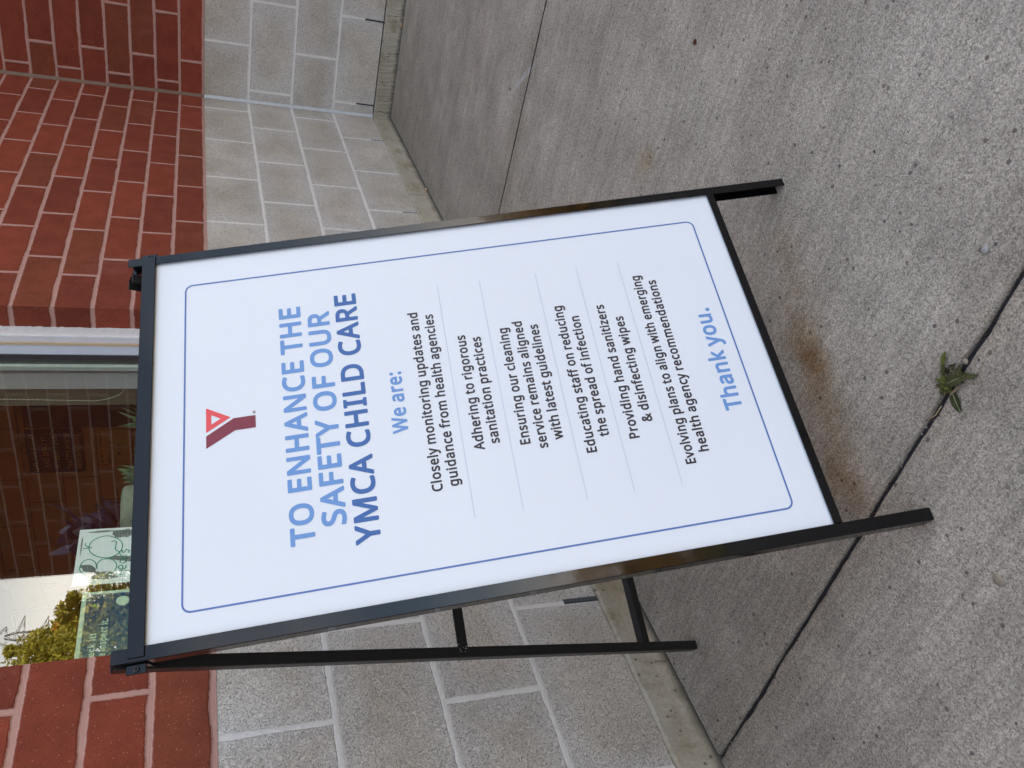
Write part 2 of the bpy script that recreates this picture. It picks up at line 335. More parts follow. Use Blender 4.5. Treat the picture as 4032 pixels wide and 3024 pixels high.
def leafy(name, a, b, rough=0.5, scale=40, trans=0.0, vein=None):
    g = G(name); v = g.co()
    c = g.mix(g.ramp(g.noise(v, scale, 4), (0.3, 0.0), (0.7, 1.0)), a, b)
    if vein: c = g.mix(g.ramp(g.noise(v, scale * 3, 3), (0.58, 0.0), (0.68, 0.7)), c, vein)
    g.fin(c, rough, g.bump(g.noise(v, scale * 4, 3), 0.3, 0.001), 0.3)
    if trans:
        tb = g.t.nodes.new('ShaderNodeBsdfTranslucent'); g.put(tb.inputs[0], c)
        mx = g.t.nodes.new('ShaderNodeMixShader'); mx.inputs[0].default_value = trans
        g.t.links.new(g.b.outputs[0], mx.inputs[1]); g.t.links.new(tb.outputs[0], mx.inputs[2]); g.t.links.new(mx.outputs[0], g.out.inputs[0])
    return g.m
MAT['weed_green'] = leafy('weed_green', (0.105, 0.112, 0.038), (0.160, 0.160, 0.064), 0.75, 90, 0.15)
MAT['weed_dark'] = leafy('weed_dark', (0.070, 0.082, 0.034), (0.098, 0.108, 0.048), 0.75, 90, 0.1)
MAT['weed_yellow'] = leafy('weed_yellow', (0.16, 0.19, 0.035), (0.24, 0.25, 0.070), 0.55, 120, 0.15)
MAT['weed_dead'] = leafy('weed_dead', (0.030, 0.016, 0.014), (0.075, 0.045, 0.028), 0.8, 160)
MAT['straw'] = leafy('straw', (0.33, 0.24, 0.13), (0.42, 0.33, 0.20), 0.7, 160)
MAT['rib'] = plain('pale_rib', (0.22, 0.26, 0.13), 0.5, 0.3)
MAT['dry_leaf'] = leafy('dry_leaf', (0.13, 0.038, 0.022), (0.19, 0.07, 0.04), 0.7, 120)
MAT['chip'] = leafy('wood_chip', (0.40, 0.27, 0.15), (0.50, 0.36, 0.22), 0.8, 60)
MAT['pebble'] = leafy('pebble_pale', (0.28, 0.27, 0.25), (0.36, 0.35, 0.33), 0.8, 60)
MAT['pebble_tan'] = leafy('pebble_tan', (0.22, 0.18, 0.13), (0.30, 0.26, 0.20), 0.8, 80)
MAT['twig'] = leafy('twig', (0.07, 0.032, 0.022), (0.10, 0.05, 0.032), 0.8, 60)
MAT['succulent'] = leafy('succulent', (0.10, 0.17, 0.085), (0.16, 0.25, 0.13), 0.45, 30, 0.1)
MAT['purple'] = leafy('purple_leaf', (0.030, 0.020, 0.042), (0.060, 0.038, 0.080), 0.4, 30)
MAT['crown_green'] = leafy('crown_green', (0.17, 0.18, 0.022), (0.42, 0.37, 0.046), 0.6, 1.3, 0.25)
MAT['crown_olive'] = leafy('crown_olive', (0.22, 0.21, 0.024), (0.46, 0.38, 0.050), 0.6, 1.3, 0.25)
MAT['crown_hedge'] = leafy('crown_hedge', (0.060, 0.070, 0.016), (0.20, 0.19, 0.04), 0.6, 4.0, 0.2)
MAT['crown_orange'] = leafy('crown_orange', (0.36, 0.17, 0.02), (0.48, 0.24, 0.03), 0.6, 1.3, 0.25)
MAT['crown_gold'] = leafy('crown_gold', (0.24, 0.15, 0.020), (0.42, 0.23, 0.032), 0.6, 0.5, 0.2)
MAT['lawn'] = leafy('lawn', (0.085, 0.080, 0.022), (0.15, 0.12, 0.035), 0.8, 0.8)

def glass():
    g = G('window_glass'); g.t.nodes.remove(g.b)
    lwn = g.t.nodes.new('ShaderNodeLayerWeight'); lwn.inputs[0].default_value = 0.5
    lw = g.math('ADD', g.math('MULTIPLY', g.math('POWER', lwn.outputs['Facing'], 5.0), 0.96), 0.080, clamp=True)
    tr = g.t.nodes.new('ShaderNodeBsdfTransparent'); tr.inputs[0].default_value = (0.93, 0.97, 0.94, 1)
    gl = g.t.nodes.new('ShaderNodeBsdfGlossy'); gl.inputs['Color'].default_value = (1, 1, 1, 1); gl.inputs['Roughness'].default_value = 0.0
    g.put(gl.inputs['Normal'], g.bump(g.noise(g.co(), 1.2, 1), 0.012, 0.02))
    mx = g.t.nodes.new('ShaderNodeMixShader'); g.put(mx.inputs[0], lw)
    g.t.links.new(tr.outputs[0], mx.inputs[1]); g.t.links.new(gl.outputs[0], mx.inputs[2]); g.t.links.new(mx.outputs[0], g.out.inputs[0])
    return g.m
MAT['glass'] = glass()

# ------------------------------------------------------------------ object helpers
def tag(o, label=None, cat=None, group=None, kind=None):
    if label: o['label'] = label
    if cat: o['category'] = cat
    if group: o['group'] = group
    if kind: o['kind'] = kind
    return o
def link(name, bm, mat, parent=None, matrix=None, smooth=False):
    me = bpy.data.meshes.new(name)
    bm.normal_update(); bm.to_mesh(me); bm.free()
    for mm in (mat if isinstance(mat, (list, tuple)) else [mat]): me.materials.append(MAT[mm] if isinstance(mm, str) else mm)
    if smooth:
        for p in me.polygons: p.use_smooth = True
    o = bpy.data.objects.new(name, me); COL.objects.link(o)
    if parent: o.parent = parent
    if matrix is not None: o.matrix_basis = matrix
    return o
def empty(name, matrix, label, cat, group=None):
    o = bpy.data.objects.new(name, None); COL.objects.link(o); o.matrix_world = matrix
    o.empty_display_size = 0.1
    return tag(o, label, cat, group)
def quad(bm, pts, uvs=None, mi=0):
    vs_ = [bm.verts.new(p) for p in pts]; f = bm.faces.new(vs_); f.material_index = mi
    if uvs:
        ul = bm.loops.layers.uv.verify()
        for lp, q in zip(f.loops, uvs): lp[ul].uv = q
    return f
def box(bm, lo, hi, M=None, bev=0.0, mi=0, seg=1):
    """axis box lo..hi (in frame M), optionally with bevelled edges"""
    vs_ = [bm.verts.new((x, y, z)) for x in (lo[0], hi[0]) for y in (lo[1], hi[1]) for z in (lo[2], hi[2])]
    fs = [bm.faces.new([vs_[i] for i in q]) for q in ((0, 1, 3, 2), (4, 6, 7, 5), (0, 4, 5, 1), (2, 3, 7, 6), (0, 2, 6, 4), (1, 5, 7, 3))]
    for f in fs: f.material_index = mi
    bmesh.ops.recalc_face_normals(bm, faces=fs)
    geom = vs_
    if bev:
        es = list({e for f in fs for e in f.edges})
        r = bmesh.ops.bevel(bm, geom=es, offset=bev, segments=seg, affect='EDGES', profile=0.6, clamp_overlap=True)
        geom = list({v for f in r['faces'] for v in f.verts} | {v for v in vs_ if v.is_valid})
        for f in r['faces']: f.material_index = mi
    if M is not None: bmesh.ops.transform(bm, matrix=M, verts=geom)
def tube(bm, pts, rads, n=8, cap=True):
    rings = []
    for i, p in enumerate(pts):
        p = Vector(p); a = Vector(pts[max(i - 1, 0)]); b = Vector(pts[min(i + 1, len(pts) - 1)])
        t = (b - a).normalized() if (b - a).length > 1e-9 else Vector((0, 0, 1))
        x = t.orthogonal().normalized() if i == 0 else (rings_x - t * rings_x.dot(t)).normalized()
        rings_x = x; y = t.cross(x); r = rads[i] if isinstance(rads, (list, tuple)) else rads
        rings.append([bm.verts.new(p + (x * math.cos(2 * math.pi * k / n) + y * math.sin(2 * math.pi * k / n)) * r) for k in range(n)])
    for A, B in zip(rings, rings[1:]):
        for k in range(n): bm.faces.new((A[k], A[(k + 1) % n], B[(k + 1) % n], B[k]))
    if cap: bm.faces.new(rings[0][::-1]); bm.faces.new(rings[-1])
def ball(bm, c, r, sub=1):
    bmesh.ops.create_icosphere(bm, subdivisions=sub, radius=1.0, matrix=Matrix.Translation(c) @ Matrix.Diagonal((*(r if isinstance(r, tuple) else (r, r, r)), 1)))
def axes(o, x, y, z):
    mm = Matrix((x, y, z)).transposed().to_4x4(); mm.translation = o; return mm
def ribbon(bm, pts, wdt, M, h=0.0, closed=False):
    """flat stroke of width wdt along 2-D pts, laid in frame M at height h"""
    P = [Vector(p) for p in pts]; n = len(P); A = []; B = []
    for i in range(n):
        a = P[i - 1] if (closed or i > 0) else P[i]; b = P[(i + 1) % n] if (closed or i < n - 1) else P[i]
        t = (b - a).normalized(); q = Vector((-t.y, t.x)) * wdt / 2
        A.append(bm.verts.new(M @ Vector((*(P[i] + q), h)))); B.append(bm.verts.new(M @ Vector((*(P[i] - q), h))))
    for i in range(n if closed else n - 1):
        j = (i + 1) % n; bm.faces.new((A[i], B[i], B[j], A[j]))
def smooth_path(pts, k=8):
    P = [Vector(p) for p in pts]; out = []
    for i in range(len(P) - 1):
        p0, p1, p2, p3 = P[max(i - 1, 0)], P[i], P[i + 1], P[min(i + 2, len(P) - 1)]
        for j in range(k):
            t = j / k
            out.append(0.5 * ((2 * p1) + (p2 - p0) * t + (2 * p0 - 5 * p1 + 4 * p2 - p3) * t * t + (3 * p1 - p0 - 3 * p2 + p3) * t ** 3))
    return out + [P[-1]]
from mathutils.geometry import delaunay_2d_cdt
def poly2d(name, splines, mat, parent, M, h):
    """filled flat shape with holes (lettering, printed marks): groups of 2-D loops, laid in frame M at height h"""
    groups = splines if isinstance(splines[0][0][0], (tuple, list)) else [splines]
    bm = bmesh.new()
    for gi, loops in enumerate(groups):
        pts = []; eds = []; segs = []
        for l in loops:
            k = len(pts); pts += [Vector((p[0] * 100, p[1] * 100)) for p in l]; n = len(l)
            eds += [(k + i, k + (i + 1) % n) for i in range(n)]
        segs = [(pts[i], pts[j]) for i, j in eds]
        V, E, Fc, _, _, _ = delaunay_2d_cdt(pts, eds, [], 0, 1e-6)
        vs_ = [bm.verts.new(M @ Vector((p[0] / 100, p[1] / 100, h + (gi % 2) * 0.00002))) for p in V]
        for t in Fc:
            q = [V[i] for i in t]; cx = sum(p.x for p in q) / len(q); cy = sum(p.y for p in q) / len(q); ins = False
            for a, b in segs:
                if (a.y > cy) != (b.y > cy) and cx < a.x + (cy - a.y) * (b.x - a.x) / (b.y - a.y): ins = not ins
            if not ins: continue
            cr = (q[1].x - q[0].x) * (q[2].y - q[0].y) - (q[1].y - q[0].y) * (q[2].x - q[0].x)
            bm.faces.new([vs_[i] for i in (t if cr > 0 else t[::-1])])
    bmesh.ops.delete(bm, geom=[v for v in bm.verts if not v.link_faces], context='VERTS')
    return link(name, bm, mat, parent)
